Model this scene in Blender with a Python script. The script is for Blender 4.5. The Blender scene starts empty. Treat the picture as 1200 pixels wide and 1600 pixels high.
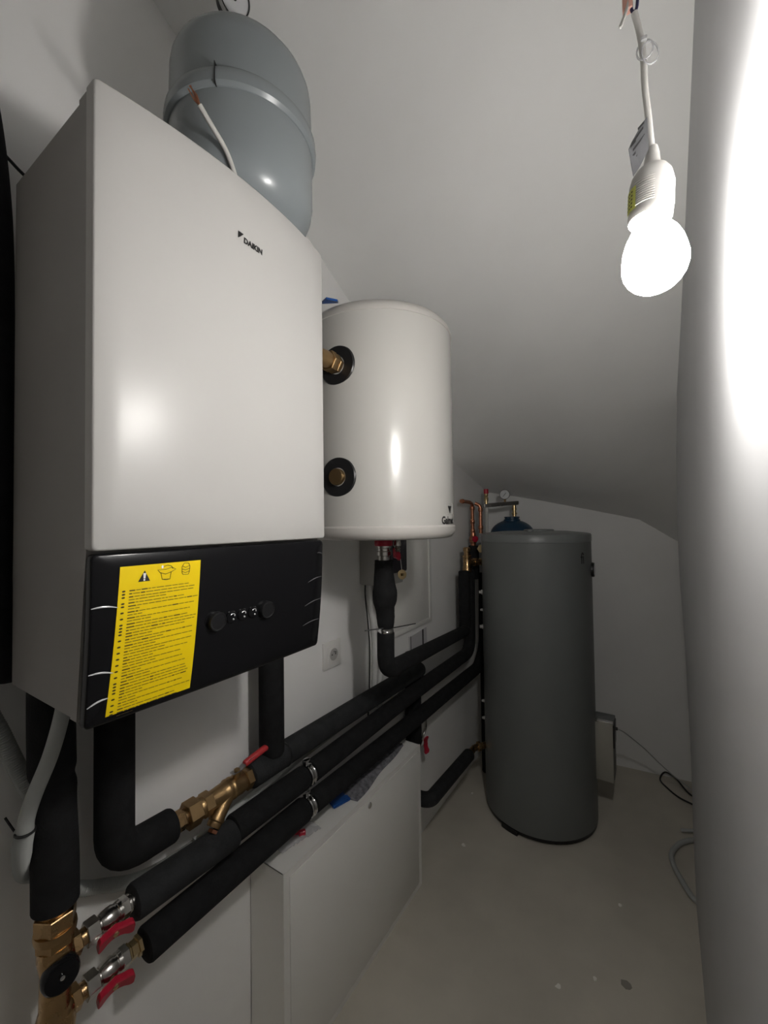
import bpy, bmesh, math, random
from mathutils import Vector, Matrix
PI = math.pi
scene = bpy.context.scene
COL = scene.collection
random.seed(7)

# ------------------------------------------------------------------ materials
def lin(c):
    return tuple((v/255/12.92) if v/255 <= .04045 else ((v/255+.055)/1.055)**2.4 for v in c)

def mat(name, rgb, rough=.5, metal=0., spec=.5, bump=0., bscale=80., var=0., vscale=6., coat=0., rvar=0., trans=0., ior=1.45, alpha=1.):
    m = bpy.data.materials.new(name); m.use_nodes = True
    nt = m.node_tree; b = nt.nodes['Principled BSDF']
    b.inputs['Base Color'].default_value = (*rgb, 1)
    b.inputs['Roughness'].default_value = rough
    b.inputs['Metallic'].default_value = metal
    b.inputs['Specular IOR Level'].default_value = spec
    b.inputs['Coat Weight'].default_value = coat
    b.inputs['Transmission Weight'].default_value = trans
    b.inputs['IOR'].default_value = ior
    b.inputs['Alpha'].default_value = alpha
    tc = nt.nodes.new('ShaderNodeTexCoord')
    if bump:
        n = nt.nodes.new('ShaderNodeTexNoise'); n.inputs['Scale'].default_value = bscale; n.inputs['Detail'].default_value = 5
        bp = nt.nodes.new('ShaderNodeBump'); bp.inputs['Strength'].default_value = bump; bp.inputs['Distance'].default_value = .002
        nt.links.new(tc.outputs['Object'], n.inputs['Vector']); nt.links.new(n.outputs['Fac'], bp.inputs['Height'])
        nt.links.new(bp.outputs['Normal'], b.inputs['Normal'])
    if var or rvar:
        n = nt.nodes.new('ShaderNodeTexNoise'); n.inputs['Scale'].default_value = vscale; n.inputs['Detail'].default_value = 6
        nt.links.new(tc.outputs['Object'], n.inputs['Vector'])
        if var:
            r = nt.nodes.new('ShaderNodeValToRGB')
            r.color_ramp.elements[0].position = .3; r.color_ramp.elements[1].position = .7
            r.color_ramp.elements[0].color = (*[v*(1-var) for v in rgb], 1)
            r.color_ramp.elements[1].color = (*[min(1, v*(1+var)) for v in rgb], 1)
            nt.links.new(n.outputs['Fac'], r.inputs['Fac']); nt.links.new(r.outputs['Color'], b.inputs['Base Color'])
        if rvar:
            mr = nt.nodes.new('ShaderNodeMapRange'); mr.inputs['To Min'].default_value = max(0, rough-rvar); mr.inputs['To Max'].default_value = rough+rvar
            nt.links.new(n.outputs['Fac'], mr.inputs['Value']); nt.links.new(mr.outputs['Result'], b.inputs['Roughness'])
    return m

M = {}
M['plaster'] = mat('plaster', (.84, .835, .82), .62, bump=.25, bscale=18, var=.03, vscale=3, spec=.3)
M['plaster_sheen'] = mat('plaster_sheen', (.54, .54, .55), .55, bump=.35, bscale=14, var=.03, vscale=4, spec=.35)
M['ceiling'] = mat('ceiling', (.83, .83, .815), .6, bump=.3, bscale=9, var=.03, vscale=2.5, spec=.3)
M['floor'] = mat('floor', (.55, .515, .445), .75, bump=.3, bscale=60, var=.10, vscale=3.5, spec=.25)
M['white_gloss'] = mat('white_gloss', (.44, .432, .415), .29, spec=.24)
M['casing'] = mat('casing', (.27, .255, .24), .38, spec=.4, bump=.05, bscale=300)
M['black_gloss'] = mat('black_gloss', (.007, .007, .008), .12, spec=.3)
M['black_satin'] = mat('black_satin', (.012, .012, .013), .35)
M['film_glint'] = mat('film_glint', (.55, .55, .56), .12, spec=.8)  # pale colour stands in for reflections on the protective film
M['yellow'] = mat('yellow', (.86, .62, .005), .45, spec=.3)
M['print'] = mat('print', (.05, .035, .01), .6)
M['print_black'] = mat('print_black', (.01, .01, .01), .5)
M['print_white'] = mat('print_white', (.85, .82, .8), .5)
M['vessel_grey'] = mat('vessel_grey', (.235, .258, .270), .24, spec=.5, rvar=.04, vscale=12)
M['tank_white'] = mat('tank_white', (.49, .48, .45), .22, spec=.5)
M['tank_cap'] = mat('tank_cap', (.50, .48, .45), .3, spec=.5)
M['tank_grey'] = mat('tank_grey', (.155, .163, .160), .40, spec=.4, bump=.12, bscale=350)
M['tank_lid'] = mat('tank_lid', (.18, .19, .188), .35, spec=.5)
M['foam'] = mat('foam', (.0140, .0142, .0150), .88, spec=.2, bump=.5, bscale=260, var=.2, vscale=40)
M['foam_worn'] = mat('foam_worn', (.021, .022, .0235), .8, spec=.3, bump=.5, bscale=260, var=.3, vscale=25)
M['brass'] = mat('brass', (.47, .31, .155), .28, metal=1, rvar=.1, vscale=60, bump=.1, bscale=120)
M['bronze'] = mat('bronze', (.40, .265, .13), .40, metal=1, rvar=.1, vscale=60, bump=.2, bscale=200)
M['brass_bright'] = mat('brass_bright', (.58, .44, .24), .22, metal=1, rvar=.08, vscale=60)
M['copper'] = mat('copper', (.50, .22, .13), .3, metal=1, rvar=.1, vscale=50)
M['nickel'] = mat('nickel', (.55, .53, .50), .24, metal=1, rvar=.1, vscale=80)
M['steel'] = mat('steel', (.62, .62, .62), .2, metal=1, rvar=.06, vscale=80)
M['chrome'] = mat('chrome', (.75, .75, .75), .08, metal=1)
M['red_paint'] = mat('red_paint', (.42, .012, .035), .35, spec=.5)
M['red_rubber'] = mat('red_rubber', (.50, .035, .04), .45)
M['hose_grey'] = mat('hose_grey', (.36, .37, .355), .5, bump=.1)
M['cable_grey'] = mat('cable_grey', (.42, .43, .42), .5)
M['conduit_light'] = mat('conduit_light', (.66, .66, .64), .5)
M['cable_white'] = mat('cable_white', (.55, .54, .51), .4)
M['cable_black'] = mat('cable_black', (.015, .015, .015), .4)
M['enamel'] = mat('enamel', (.80, .79, .755), .33, bump=.08, bscale=400, spec=.45)
M['plastic_white'] = mat('plastic_white', (.74, .73, .70), .3)
M['plastic_grey'] = mat('plastic_grey', (.42, .41, .39), .4)
M['dark_lens'] = mat('dark_lens', (.035, .03, .038), .2)
M['blue_plastic'] = mat('blue_plastic', (.012, .07, .27), .35, var=.2, vscale=60)
M['blue_paint'] = mat('blue_paint', (.012, .045, .09), .35)
M['grey_wool'] = mat('grey_wool', (.17, .17, .185), .9, bump=1., bscale=120, var=.45, vscale=70)
M['silver_foil'] = mat('silver_foil', (.11, .11, .115), .5, metal=.3, bump=.3, bscale=60)
M['clear'] = mat('clear', (.62, .62, .64), .12, trans=.0, alpha=.5, bump=.6, bscale=40, spec=.9)
M['box_metal'] = mat('box_metal', (.42, .41, .38), .3, metal=.75)
M['box_face'] = mat('box_face', (.36, .35, .31), .38, metal=.25)
M['glass'] = mat('glass', (.9, .9, .9), .05, alpha=.25)
M['gauge_face'] = mat('gauge_face', (.62, .63, .64), .35)
M['holder'] = mat('holder', (.40, .39, .37), .35)
M['crease'] = mat('crease', (.10, .10, .105), .2)  # dimmer painted reflection for the right-hand film creases
M['paper'] = mat('paper', (.55, .54, .55), .5)
M['smear'] = mat('smear', (.30, .28, .24), .8)
M['dust'] = mat('dust', (.88, .86, .80), .8)

def bulb_mat():
    m = bpy.data.materials.new('lit_bulb'); m.use_nodes = True
    b = m.node_tree.nodes['Principled BSDF']
    b.inputs['Base Color'].default_value = (.9, .9, .88, 1)
    b.inputs['Emission Color'].default_value = (1, .972, .93, 1)
    b.inputs['Emission Strength'].default_value = 150
    return m
M['bulb'] = bulb_mat()

# ------------------------------------------------------------------ mesh helpers
def BM(): return bmesh.new()

def tag(o, label=None, cat=None, group=None, kind=None):
    if label: o['label'] = label
    if cat: o['category'] = cat
    if group: o['group'] = group
    if kind: o['kind'] = kind
    return o

ORG = {}
def thing(name, loc, label, cat, group=None):
    o = bpy.data.objects.new(name, None); COL.objects.link(o)
    o.empty_display_size = .05; o.location = loc
    ORG[o.name] = Vector(loc)
    return tag(o, label, cat, group)

def obj(name, bm, m, parent=None, smooth=True, label=None, angle=35):
    """one mesh object; vertices are given in world coordinates"""
    bmesh.ops.recalc_face_normals(bm, faces=bm.faces[:])
    if parent is not None:
        org = ORG[parent.name]
    else:
        xs = [v.co for v in bm.verts]
        org = Vector(((min(v.x for v in xs)+max(v.x for v in xs))/2, (min(v.y for v in xs)+max(v.y for v in xs))/2, min(v.z for v in xs)))
    for v in bm.verts: v.co -= org
    me = bpy.data.meshes.new(name); bm.to_mesh(me); bm.free()
    if smooth:
        me.polygons.foreach_set('use_smooth', [True]*len(me.polygons))
        try: me.set_sharp_from_angle(angle=math.radians(angle))
        except Exception: pass
    me.materials.append(M[m] if isinstance(m, str) else m)
    o = bpy.data.objects.new(name, me); COL.objects.link(o)
    if parent is not None: o.parent = parent
    else: o.location = org
    ORG[o.name] = org
    if label: o['label'] = label
    return o

def box(bm, lo, hi, bev=0., seg=2, rot=None, piv=None):
    r = bmesh.ops.create_cube(bm, size=1)
    vs = r['verts']
    lo = Vector(lo); hi = Vector(hi)
    c = (lo+hi)/2; s = hi-lo
    for v in vs: v.co = Vector((v.co.x*s.x, v.co.y*s.y, v.co.z*s.z))+c
    if bev:
        es = list({e for v in vs for e in v.link_edges})
        rb = bmesh.ops.bevel(bm, geom=es, offset=bev, segments=seg, profile=.5, affect='EDGES')
        vs = list({v for f in rb['faces'] for v in f.verts} | {v for v in vs if v.is_valid})
    if rot is not None:
        p = Vector(piv) if piv is not None else c
        for v in vs: v.co = rot @ (v.co-p) + p
    return vs

def frame(d):
    d = d.normalized()
    a = Vector((0, 0, 1)) if abs(d.z) < .9 else Vector((1, 0, 0))
    u = d.cross(a).normalized(); v = d.cross(u).normalized()
    return u, v

def fillet(pts, rad, n=6):
    pts = [Vector(p) for p in pts]
    out = [pts[0]]
    for i in range(1, len(pts)-1):
        a, b, c = pts[i-1], pts[i], pts[i+1]
        r = rad[i-1] if isinstance(rad, (list, tuple)) else rad
        d1 = (a-b); d2 = (c-b)
        r = min(r, d1.length*.49, d2.length*.49)
        p1 = b+d1.normalized()*r; p2 = b+d2.normalized()*r
        for k in range(n+1):
            t = k/n
            out.append(p1*(1-t)**2 + b*2*t*(1-t) + p2*t*t)
    out.append(pts[-1])
    return out

def spline(pts, n=8):
    pts = [Vector(p) for p in pts]
    P = [pts[0]*2-pts[1]]+pts+[pts[-1]*2-pts[-2]]
    out = []
    for i in range(1, len(P)-2):
        for k in range(n):
            t = k/n
            a, b, c, d = P[i-1], P[i], P[i+1], P[i+2]
            out.append(.5*((2*b)+(c-a)*t+(2*a-5*b+4*c-d)*t*t+(3*b-a-3*c+d)*t**3))
    out.append(pts[-1])
    return out

def tube(bm, pts, r, n=20, cap=True, taper_ends=0.):
    """swept round tube; r is a number or one radius per point"""
    pts = [Vector(p) for p in pts]
    rr = list(r) if isinstance(r, (list, tuple)) else [r]*len(pts)
    rings = []; u = None
    for i, p in enumerate(pts):
        if i == 0: d = pts[1]-p
        elif i == len(pts)-1: d = p-pts[i-1]
        else: d = (pts[i+1]-p).normalized()+(p-pts[i-1]).normalized()
        d = d.normalized()
        if u is None: u, v = frame(d)
        else:
            u = (u-d*u.dot(d)).normalized(); v = d.cross(u)
        rings.append([bm.verts.new(p+(u*math.cos(2*PI*k/n)+v*math.sin(2*PI*k/n))*rr[i]) for k in range(n)])
    for a, b in zip(rings, rings[1:]):
        for k in range(n):
            bm.faces.new((a[k], a[(k+1) % n], b[(k+1) % n], b[k]))
    if cap:
        bm.faces.new(rings[0][::-1]); bm.faces.new(rings[-1])

def soft_tube(bm, pts, r, n=24, e=.006):
    """tube whose cut ends are slightly rounded"""
    pts = [Vector(p) for p in pts]
    d0 = (pts[1]-pts[0]).normalized(); d1 = (pts[-1]-pts[-2]).normalized()
    P = [pts[0], pts[0]+d0*e*.3, pts[0]+d0*e]+pts[1:-1]+[pts[-1]-d1*e, pts[-1]-d1*e*.3, pts[-1]]
    R = [r-e*.9, r-e*.3, r]+[r]*(len(pts)-2)+[r, r-e*.3, r-e*.9]
    tube(bm, P, R, n)

def hollow_end(bm, p, d, r, depth=.03, n=24):
    pass

def lathe(bm, prof, org, axis=(0, 0, 1), n=32, cap=True):
    """prof: list of (radius, distance along the axis)"""
    org = Vector(org); d = Vector(axis).normalized(); u, v = frame(d)
    rings = []
    for (r, h) in prof:
        if r < 1e-6: rings.append([bm.verts.new(org+d*h)])
        else: rings.append([bm.verts.new(org+d*h+(u*math.cos(2*PI*k/n)+v*math.sin(2*PI*k/n))*r) for k in range(n)])
    for a, b in zip(rings, rings[1:]):
        if len(a) == 1 and len(b) == 1: continue
        for k in range(n):
            if len(a) == 1: bm.faces.new((a[0], b[(k+1) % n], b[k]))
            elif len(b) == 1: bm.faces.new((a[k], a[(k+1) % n], b[0]))
            else: bm.faces.new((a[k], a[(k+1) % n], b[(k+1) % n], b[k]))
    if cap:
        if len(rings[0]) > 1: bm.faces.new(rings[0][::-1])
        if len(rings[-1]) > 1: bm.faces.new(rings[-1])

def hexnut(bm, org, axis, r, l, ch=.0012):
    lathe(bm, [(r-ch*1.2, 0), (r, ch), (r, l-ch), (r-ch*1.2, l)], org, axis, n=6)

def dome(r, h, n=7, up=True, z=0.):
    """quarter-ellipse profile ending on the axis"""
    out = []
    for k in range(n+1):
        a = PI/2*k/n
        out.append((r*math.cos(a), z+(h*math.sin(a) if up else -h*math.sin(a))))
    return out

def prism(bm, poly, d):
    """poly: list of 3D points, extruded by vector d"""
    a = [bm.verts.new(Vector(p)) for p in poly]; b = [bm.verts.new(Vector(p)+Vector(d)) for p in poly]
    bm.faces.new(a[::-1]); bm.faces.new(b)
    for k in range(len(a)):
        j = (k+1) % len(a); bm.faces.new((a[k], a[j], b[j], b[k]))

def text_bm(body, size, mtx, depth=.0004, bold=0., sx=1.):
    cu = bpy.data.curves.new('lettering', 'FONT'); cu.body = body; cu.size = size
    cu.extrude = depth; cu.offset = bold; cu.resolution_u = 3
    o = bpy.data.objects.new('lettering', cu); COL.objects.link(o)
    dg = bpy.context.evaluated_depsgraph_get(); dg.update()
    me = bpy.data.meshes.new_from_object(o.evaluated_get(dg))
    bm = BM(); bm.from_mesh(me)
    for v in bm.verts: v.co.x *= sx
    bm.transform(mtx)
    bpy.data.objects.remove(o); bpy.data.curves.remove(cu); bpy.data.meshes.remove(me)
    return bm

def basis(o, x, y):
    x = Vector(x).normalized(); y = Vector(y).normalized(); z = x.cross(y)
    m = Matrix((x, y, z)).transposed().to_4x4(); m.translation = Vector(o)
    return m

def hose(bm, pts, r, pitch=.0045, amp=.0012, n=14):
    """ribbed conduit: radius goes in and out along a resampled path"""
    P = [Vector(p) for p in pts]
    L = [0]
    for a, b in zip(P, P[1:]): L.append(L[-1]+(b-a).length)
    k = int(L[-1]/(pitch/2)); out = []; R = []; j = 0
    for i in range(k+1):
        s = L[-1]*i/k
        while j < len(L)-2 and L[j+1] < s: j += 1
        t = (s-L[j])/max(1e-9, L[j+1]-L[j])
        out.append(P[j].lerp(P[j+1], t)); R.append(r+(amp if i % 2 else -amp))
    tube(bm, out, R, n)

# ------------------------------------------------------------------ the room
def zc(x, y):
    """underside of the sloping ceiling"""
    if y <= 2.27: return 2.723-.521*(y-.576)
    rows = [(0., (2.27, 1.840), (2.46, 1.790), (2.86, 1.688)),
            (.30, (2.27, 1.840), (2.50, 1.755), (2.88, 1.630)),
            (.64, (2.27, 1.840), (2.56, 1.690), (2.903, 1.553)),
            (.90, (2.27, 1.840), (2.58, 1.660), (2.928, 1.489)),
            (1.08, (2.27, 1.840), (2.60, 1.610), (2.946, 1.362)),
            (2.4, (2.27, 1.840), (2.60, 1.56), (3.05, 1.30))]
    def row(r):
        p = r[1:]
        for a, b in zip(p, p[1:]):
            if y <= b[0]: return a[1]+(b[1]-a[1])*(y-a[0])/(b[0]-a[0])
        a, b = p[-2:]; return a[1]+(b[1]-a[1])*(y-a[0])/(b[0]-a[0])
    x = max(0, min(2.39, x))
    for a, b in zip(rows, rows[1:]):
        if x <= b[0]:
            t = (x-a[0])/(b[0]-a[0]); return row(a)*(1-t)+row(b)*t
ZT = 3.0; Y0 = .576-(ZT-2.723)/.521; YR = -1.6; XF = 2.35
yb = lambda x: 2.84+.098*x                                       # the back wall runs slightly askew

bm = BM(); box(bm, (-.2, YR-.2, -.15), (XF+.2, 3.3, 0)); tag(obj('floor', bm, 'floor', smooth=False), kind='structure')

# ceiling: flat near the door, then sloping, bending softly near the back wall
bm = BM()
ys = [YR-.1, -.9, -.3, Y0-.06, Y0-.02, Y0+.02, Y0+.06]+[.2+.1*k for k in range(21)]+[2.24, 2.27, 2.31, 2.36]+[2.42+.05*k for k in range(15)]
ys = sorted(y for y in ys if y <= 3.15)
xs = [-.12, -.001, .1, .2, .3, .4, .5, .64, .75, .9, .98, 1.03, 1.08, 1.2, 1.6, 2.0, 2.39, 2.5]
def zs(x, y):
    f = lambda yy: ZT if yy < Y0 else zc(x, yy)
    if y < 2.1 or x < 0: return f(y)
    return sum(f(y+d) for d in (-.1, -.05, 0, .05, .1))/5 if y < 2.8 else f(y)
G = [[bm.verts.new((x, y, zs(x, y))) for x in xs] for y in ys]
T = [[bm.verts.new((x, y, zs(x, y)+.15)) for x in xs] for y in ys]
for j in range(len(ys)-1):
    for i in range(len(xs)-1):
        bm.faces.new((G[j][i], G[j][i+1], G[j+1][i+1], G[j+1][i])); bm.faces.new((T[j][i], T[j+1][i], T[j+1][i+1], T[j][i+1]))
tag(obj('ceiling', bm, 'ceiling', angle=70), kind='structure')

def prof(x, y1, y2, drop=0.03):
    ys_ = [y1]+[y for y in ys if y1 < y < y2]+[y2]
    return [(y, zs(x, y)+drop) for y in ys_]
bm = BM(); pr = prof(0, YR, 3.0)
prism(bm, [(0, YR, 0)]+[(0, 3.0, 0)]+[(0, y, z) for y, z in pr[::-1]], (-.15, 0, 0))
tag(obj('wall_left', bm, 'plaster', smooth=False), kind='structure')
bm = BM()
xb_ = [0, .1, .2, .3, .4, .5, .64, .75, .9, .98, 1.03, 1.08, 1.2, 1.6, 2.0, XF]
prism(bm, [(0, yb(0), 0), (XF, yb(XF), 0)]+[(x, yb(x), zs(x, yb(x))+.03) for x in xb_[::-1]], (-.01, .12, 0))
tag(obj('wall_back', bm, 'plaster', smooth=False), kind='structure')
bm = BM(); box(bm, (0, YR-.12, 0), (XF, YR, ZT+.02)); tag(obj('wall_behind_camera', bm, 'plaster', smooth=False), kind='structure')
bm = BM(); box(bm, (XF, 1.9, 0), (XF+.12, 3.15, 2.1)); tag(obj('wall_alcove', bm, 'plaster', smooth=False), kind='structure')

# right wall: plastered partition ending in a slightly wavy corner
YE = 2.0
edge = [(-.01, 1.074), (.29, 1.070), (.63, 1.069), (1.02, 1.061), (1.27, 1.052), (1.5, 1.050), (1.77, 1.056), (1.9, 1.062), (2.2, 1.067), (3.1, 1.067)]
def xe(z):
    for a, b in zip(edge, edge[1:]):
        if z <= b[0]: return a[1]+(b[1]-a[1])*(z-a[0])/(b[0]-a[0])
    return edge[-1][1]
bm = BM(); Y = [YR, -.8, 0, .4, .8, 1.1, 1.3, 1.45, 1.6, 1.7, 1.8, 1.88, 1.94, 1.98, YE]; NZ = 24
g = []
for y in Y:
    t = max(0, (y-1.2)/.8); t = t*t*(3-2*t); zt = zs(1.07, y)+.03
    g.append([bm.verts.new((1.067+(xe(zt*k/NZ)-1.067)*t+.0015*math.sin(3.1*y+2.2*zt*k/NZ), y, zt*k/NZ)) for k in range(NZ+1)])
for a, b in zip(g, g[1:]):
    for k in range(NZ): bm.faces.new((a[k], b[k], b[k+1], a[k+1]))
far = [[bm.verts.new((XF, y, r_[k].co.z)) for k in range(NZ+1)] for y, r_ in zip(Y, g)]
for k in range(NZ):
    bm.faces.new((g[-1][k], far[-1][k], far[-1][k+1], g[-1][k+1])); bm.faces.new((g[0][k], g[0][k+1], far[0][k+1], far[0][k]))
for a, b, c, d in zip(far, far[1:], g, g[1:]):
    for k in range(NZ): bm.faces.new((a[k], a[k+1], b[k+1], b[k]))
    bm.faces.new((a[0], b[0], d[0], c[0])); bm.faces.new((a[NZ], c[NZ], d[NZ], b[NZ]))
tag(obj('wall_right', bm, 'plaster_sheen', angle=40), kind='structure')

# ------------------------------------------------------------------ wall-hung heat pump unit
BY, BW, BZ0, BZ1 = .2387, .44, 1.235, 2.075
hp = thing('heat_pump_unit', (.2, BY+BW/2, BZ0), 'large white wall-hung heating unit with a black control strip and yellow sticker', 'heating unit')
def fx(z):                                       # the front leans back towards its lower edge
    if z > 1.46: return .385
    t = (1.46-z)/.225; return .385-.018*t*t
def bulge(y, z):
    s = max(-1, min(1, (y-(BY+BW/2))/(BW/2)))
    return (.005+.021*max(0, (z-BZ0)/.84)**5)*(1-s*s)
def front(bm, y0, y1, z0, z1, th, ny=20, nz=10, rc=.006, off=0.):
    """bowed panel with rounded corners and edges"""
    def pt(y, z, inset=0):
        return Vector((fx(z)+bulge(y, z)+off-inset, y, z))
    ringset = []
    def ring(ins, dep):
        out = []
        a0, a1, b0, b1 = y0+ins, y1-ins, z0+ins, z1-ins; r = rc
        segs = [((a0+r, b0), (a1-r, b0), 16), ((a1-r, b0+r), -90), ((a1, b0+r), (a1, b1-r), 12), ((a1-r, b1-r), 0),
                ((a1-r, b1), (a0+r, b1), 16), ((a0+r, b1-r), 90), ((a0, b1-r), (a0, b0+r), 12), ((a0+r, b0+r), 180)]
        for s in segs:
            if len(s) == 3:
                for k in range(s[2]):
                    t = k/s[2]; out.append((s[0][0]*(1-t)+s[1][0]*t, s[0][1]*(1-t)+s[1][1]*t))
            else:
                for k in range(4):
                    a = math.radians(s[1]+90*k/4); out.append((s[0][0]+r*math.cos(a), s[0][1]+r*math.sin(a)))
        return [bm.verts.new(pt(y, z, dep)) for y, z in out]
    R = [ring(0, th), ring(0, .003), ring(.0008, .001), ring(.003, 0)]
    for a, b in zip(R, R[1:]):
        for k in range(len(a)): bm.faces.new((a[k], a[(k+1) % len(a)], b[(k+1) % len(a)], b[k]))
    bm.faces.new(R[0])
    # inner grid joined to the last ring by concentric shrinking
    cy, cz = (y0+y1)/2, (z0+z1)/2
    prev = R[-1]; base = [(v.co.y, v.co.z) for v in prev]
    for s in (.85, .7, .55, .4, .25, .1):
        cur = [bm.verts.new(pt(cy+(y-cy)*s, cz+(z-cz)*s)) for y, z in base]
        for k in range(len(prev)): bm.faces.new((prev[k], prev[(k+1) % len(prev)], cur[(k+1) % len(cur)], cur[k]))
        prev = cur
    bm.faces.new(prev)
# casing: side profile extruded across the width, bevelled
bm = BM()
pf = [(.092, 1.235), (.335, 1.235), (.347, 1.30), (.352, 1.36), (.357, 1.44), (.360, 1.50), (.360, 2.070), (.092, 2.070)]
prism(bm, [(x, BY+.003, z) for x, z in pf], (0, BW-.006, 0))
bmesh.ops.bevel(bm, geom=[e for e in bm.edges], offset=.004, segments=2, affect='EDGES')
obj('casing', bm, 'casing', hp)
bm = BM(); prism(bm, [(.318, BY+.0015, 1.236), (.341, BY+.0015, 1.236), (.353, BY+.0015, 1.36), (.3655, BY+.0015, 1.46), (.3655, BY+.0015, 2.071), (.3375, BY+.0015, 2.071), (.3375, BY+.0015, 1.46), (.330, BY+.0015, 1.36)], (0, BW-.003, 0))
bmesh.ops.bevel(bm, geom=[e for e in bm.edges], offset=.002, segments=2, affect='EDGES')
obj('front_frame', bm, 'casing', hp)
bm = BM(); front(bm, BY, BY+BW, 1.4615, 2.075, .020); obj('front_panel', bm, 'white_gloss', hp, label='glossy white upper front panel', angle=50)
bm = BM(); front(bm, BY, BY+BW-.004, 1.233, 1.4575, .013, rc=.007, off=-.002)
cp = obj('control_panel', bm, 'black_gloss', hp, label='glossy black lower control panel', angle=50)
bm = BM(); box(bm, (.09, BY+.02, 1.229), (.345, BY+BW-.02, 1.2345)); obj('bottom_plate', bm, 'black_satin', hp)
bm = BM(); box(bm, (.0, BY+.1, 1.90), (.0915, BY+BW-.1, 1.94), .003); obj('wall_bracket', bm, 'steel', hp); bm = BM(); box(bm, (.0, BY+.1, 1.40), (.0915, BY+BW-.1, 1.43), .003); obj('wall_bracket', bm, 'steel', hp)
# creases in the control panel film, their reflections painted as pale ridges
def onpanel(y, z, off=0.): return Vector((fx(z)+bulge(y, z)-.002+off, y, z))
for (ya, za, yb_, zb) in [(.2395, 1.389, .270, 1.386), (.2395, 1.305, .268, 1.300), (.240, 1.262, .264, 1.268), (.628, 1.373, .671, 1.381), (.622, 1.326, .671, 1.334), (.620, 1.286, .669, 1.291), (.655, 1.431, .671, 1.428)]:
    bm = BM(); P = [onpanel(ya+(yb_-ya)*t, za+(zb-za)*t+.002*math.sin(PI*t), .0004) for t in [k/8 for k in range(9)]]
    w = .0013 if ya < .5 else .0010
    tube(bm, P, [w*(.25+.75*math.sin(PI*min(1, max(0, .08+.84*k/8)))) for k in range(9)], 8)
    obj('crease_glint', bm, 'film_glint' if ya < .5 else 'crease', cp, label='fold in the protective film, its reflection painted pale')
bm = BM(); tube(bm, [onpanel(.2400, z, -.004) for z in (1.272, 1.262, 1.250)]+[onpanel(.2405+.012*k/4, 1.2405-.004*math.sin(k/4*PI), -.002) for k in range(5)], .0011, 8); obj('crease_glint', bm, 'film_glint', cp)
# dials and round displays
def disc_on(bm, y, z, r, h, prof=None):
    n = Vector((1, 0, 0)); n = (n+Vector((0, -(bulge(y+.01, z)-bulge(y-.01, z))/.02, (fx(z-.01)-fx(z+.01))/.02*1.0))).normalized()
    lathe(bm, prof or [(r, 0), (r, h*.7), (r-h*.3, h), (0, h)], onpanel(y, z, -.0005), n, 32); return n
for y, z in ((.4155, 1.339), (.5175, 1.339)):
    bm = BM(); disc_on(bm, y, z, .0155, .009, [(.0155, 0), (.0155, .007), (.0145, .009), (.013, .0092), (.0122, .0082), (0, .0082)])
    obj('dial', bm, 'black_satin', cp, label='round matt black dial')
for y in (.445, .467, .489):
    bm = BM(); disc_on(bm, y, 1.3395, .0105, .0035, [(.0105, 0), (.0105, .002), (.009, .0035), (.005, .0042), (0, .0044)])
    b_ = obj('button', bm, 'black_gloss', cp)
    bm = BM(); c = onpanel(y, 1.3395, .004)
    tube(bm, [c+Vector((0, .004*math.cos(a), .003+.0028*math.sin(a))) for a in [PI*.9-PI*1.1*k/6 for k in range(7)]], .0007, 6)
    lathe(bm, [(.0016, 0), (.0012, .001), (0, .0013)], c+Vector((0, .001, -.0035)), (1, 0, 0), 10)
    obj('display_glint', bm, 'film_glint', b_)  # pale arc and dot: painted film reflection on the round display
# yellow warning sticker following the panel
SY0, SY1, SZ0, SZ1 = .272, .386, 1.243, 1.439
def onst(u, v, off=.0008):                        # u 0..1 across, v 0..1 upwards
    y = SY0+(SY1-SY0)*u+(-.010+.010*v)*(1-.2*u); z = SZ0+(SZ1-SZ0)*v
    return onpanel(y, z, off)
bm = BM(); NU, NV = 10, 16
A = [[bm.verts.new(onst(i/NU, j/NV, .0008)) for i in range(NU+1)] for j in range(NV+1)]
for j in range(NV):
    for i in range(NU): bm.faces.new((A[j][i], A[j][i+1], A[j+1][i+1], A[j+1][i]))
r = bmesh.ops.extrude_face_region(bm, geom=bm.faces[:])
for v in [x for x in r['geom'] if isinstance(x, bmesh.types.BMVert)]: v.co.x -= .0006
st = obj('warning_sticker', bm, 'yellow', cp, label='bright yellow instruction sticker', angle=60)
bm = BM()
def bar(u0, u1, v0, v1, off=.0010):
    n = max(1, int((u1-u0)/.08))
    for k in range(n):
        a = u0+(u1-u0)*k/n; b = u0+(u1-u0)*(k+1)/n
        bm.faces.new([bm.verts.new(onst(*p, off)) for p in ((a, v0), (b, v0), (b, v1), (a, v1))])
v = .835; rnd = random.Random(3)
lines = [1, 1, 2, 1, 2, 2, 2, 1, 1, 1, 2, 2, 2, 2, 2, 2, 2, 2, 1, 1, 1, 2, 2, 2, 1, 2]
for nl in lines:
    # language oval
    c = [(.055+.020*math.cos(2*PI*k/10), v-.003+.0062*math.sin(2*PI*k/10)) for k in range(10)]
    bm.faces.new([bm.verts.new(onst(*p, .0010)) for p in c])
    for l in range(nl):
        u = .115; end = rnd.uniform(.78, .97) if l == 0 else rnd.uniform(.2, .6)
        first = True
        while u < end:
            w = rnd.uniform(.03, .095); h = .0075 if (first and l == 0) or rnd.random() < .08 else .0046
            w = min(w, end-u+.02)
            bar(u, u+w, v-.003-h/2, v-.003+h/2); u += w+.009; first = False
        v -= .0196
    v -= .0018
obj('printed_text', bm, 'print', st, smooth=False)
bm = BM()                                        # triangle, pot and barrel pictograms
def sp(u, v, off): return onst(u, v, off)
bm.faces.new([bm.verts.new(sp(u, v, .0010)) for u, v in ((.205, .885), (.345, .885), (.275, .962))])
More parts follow.
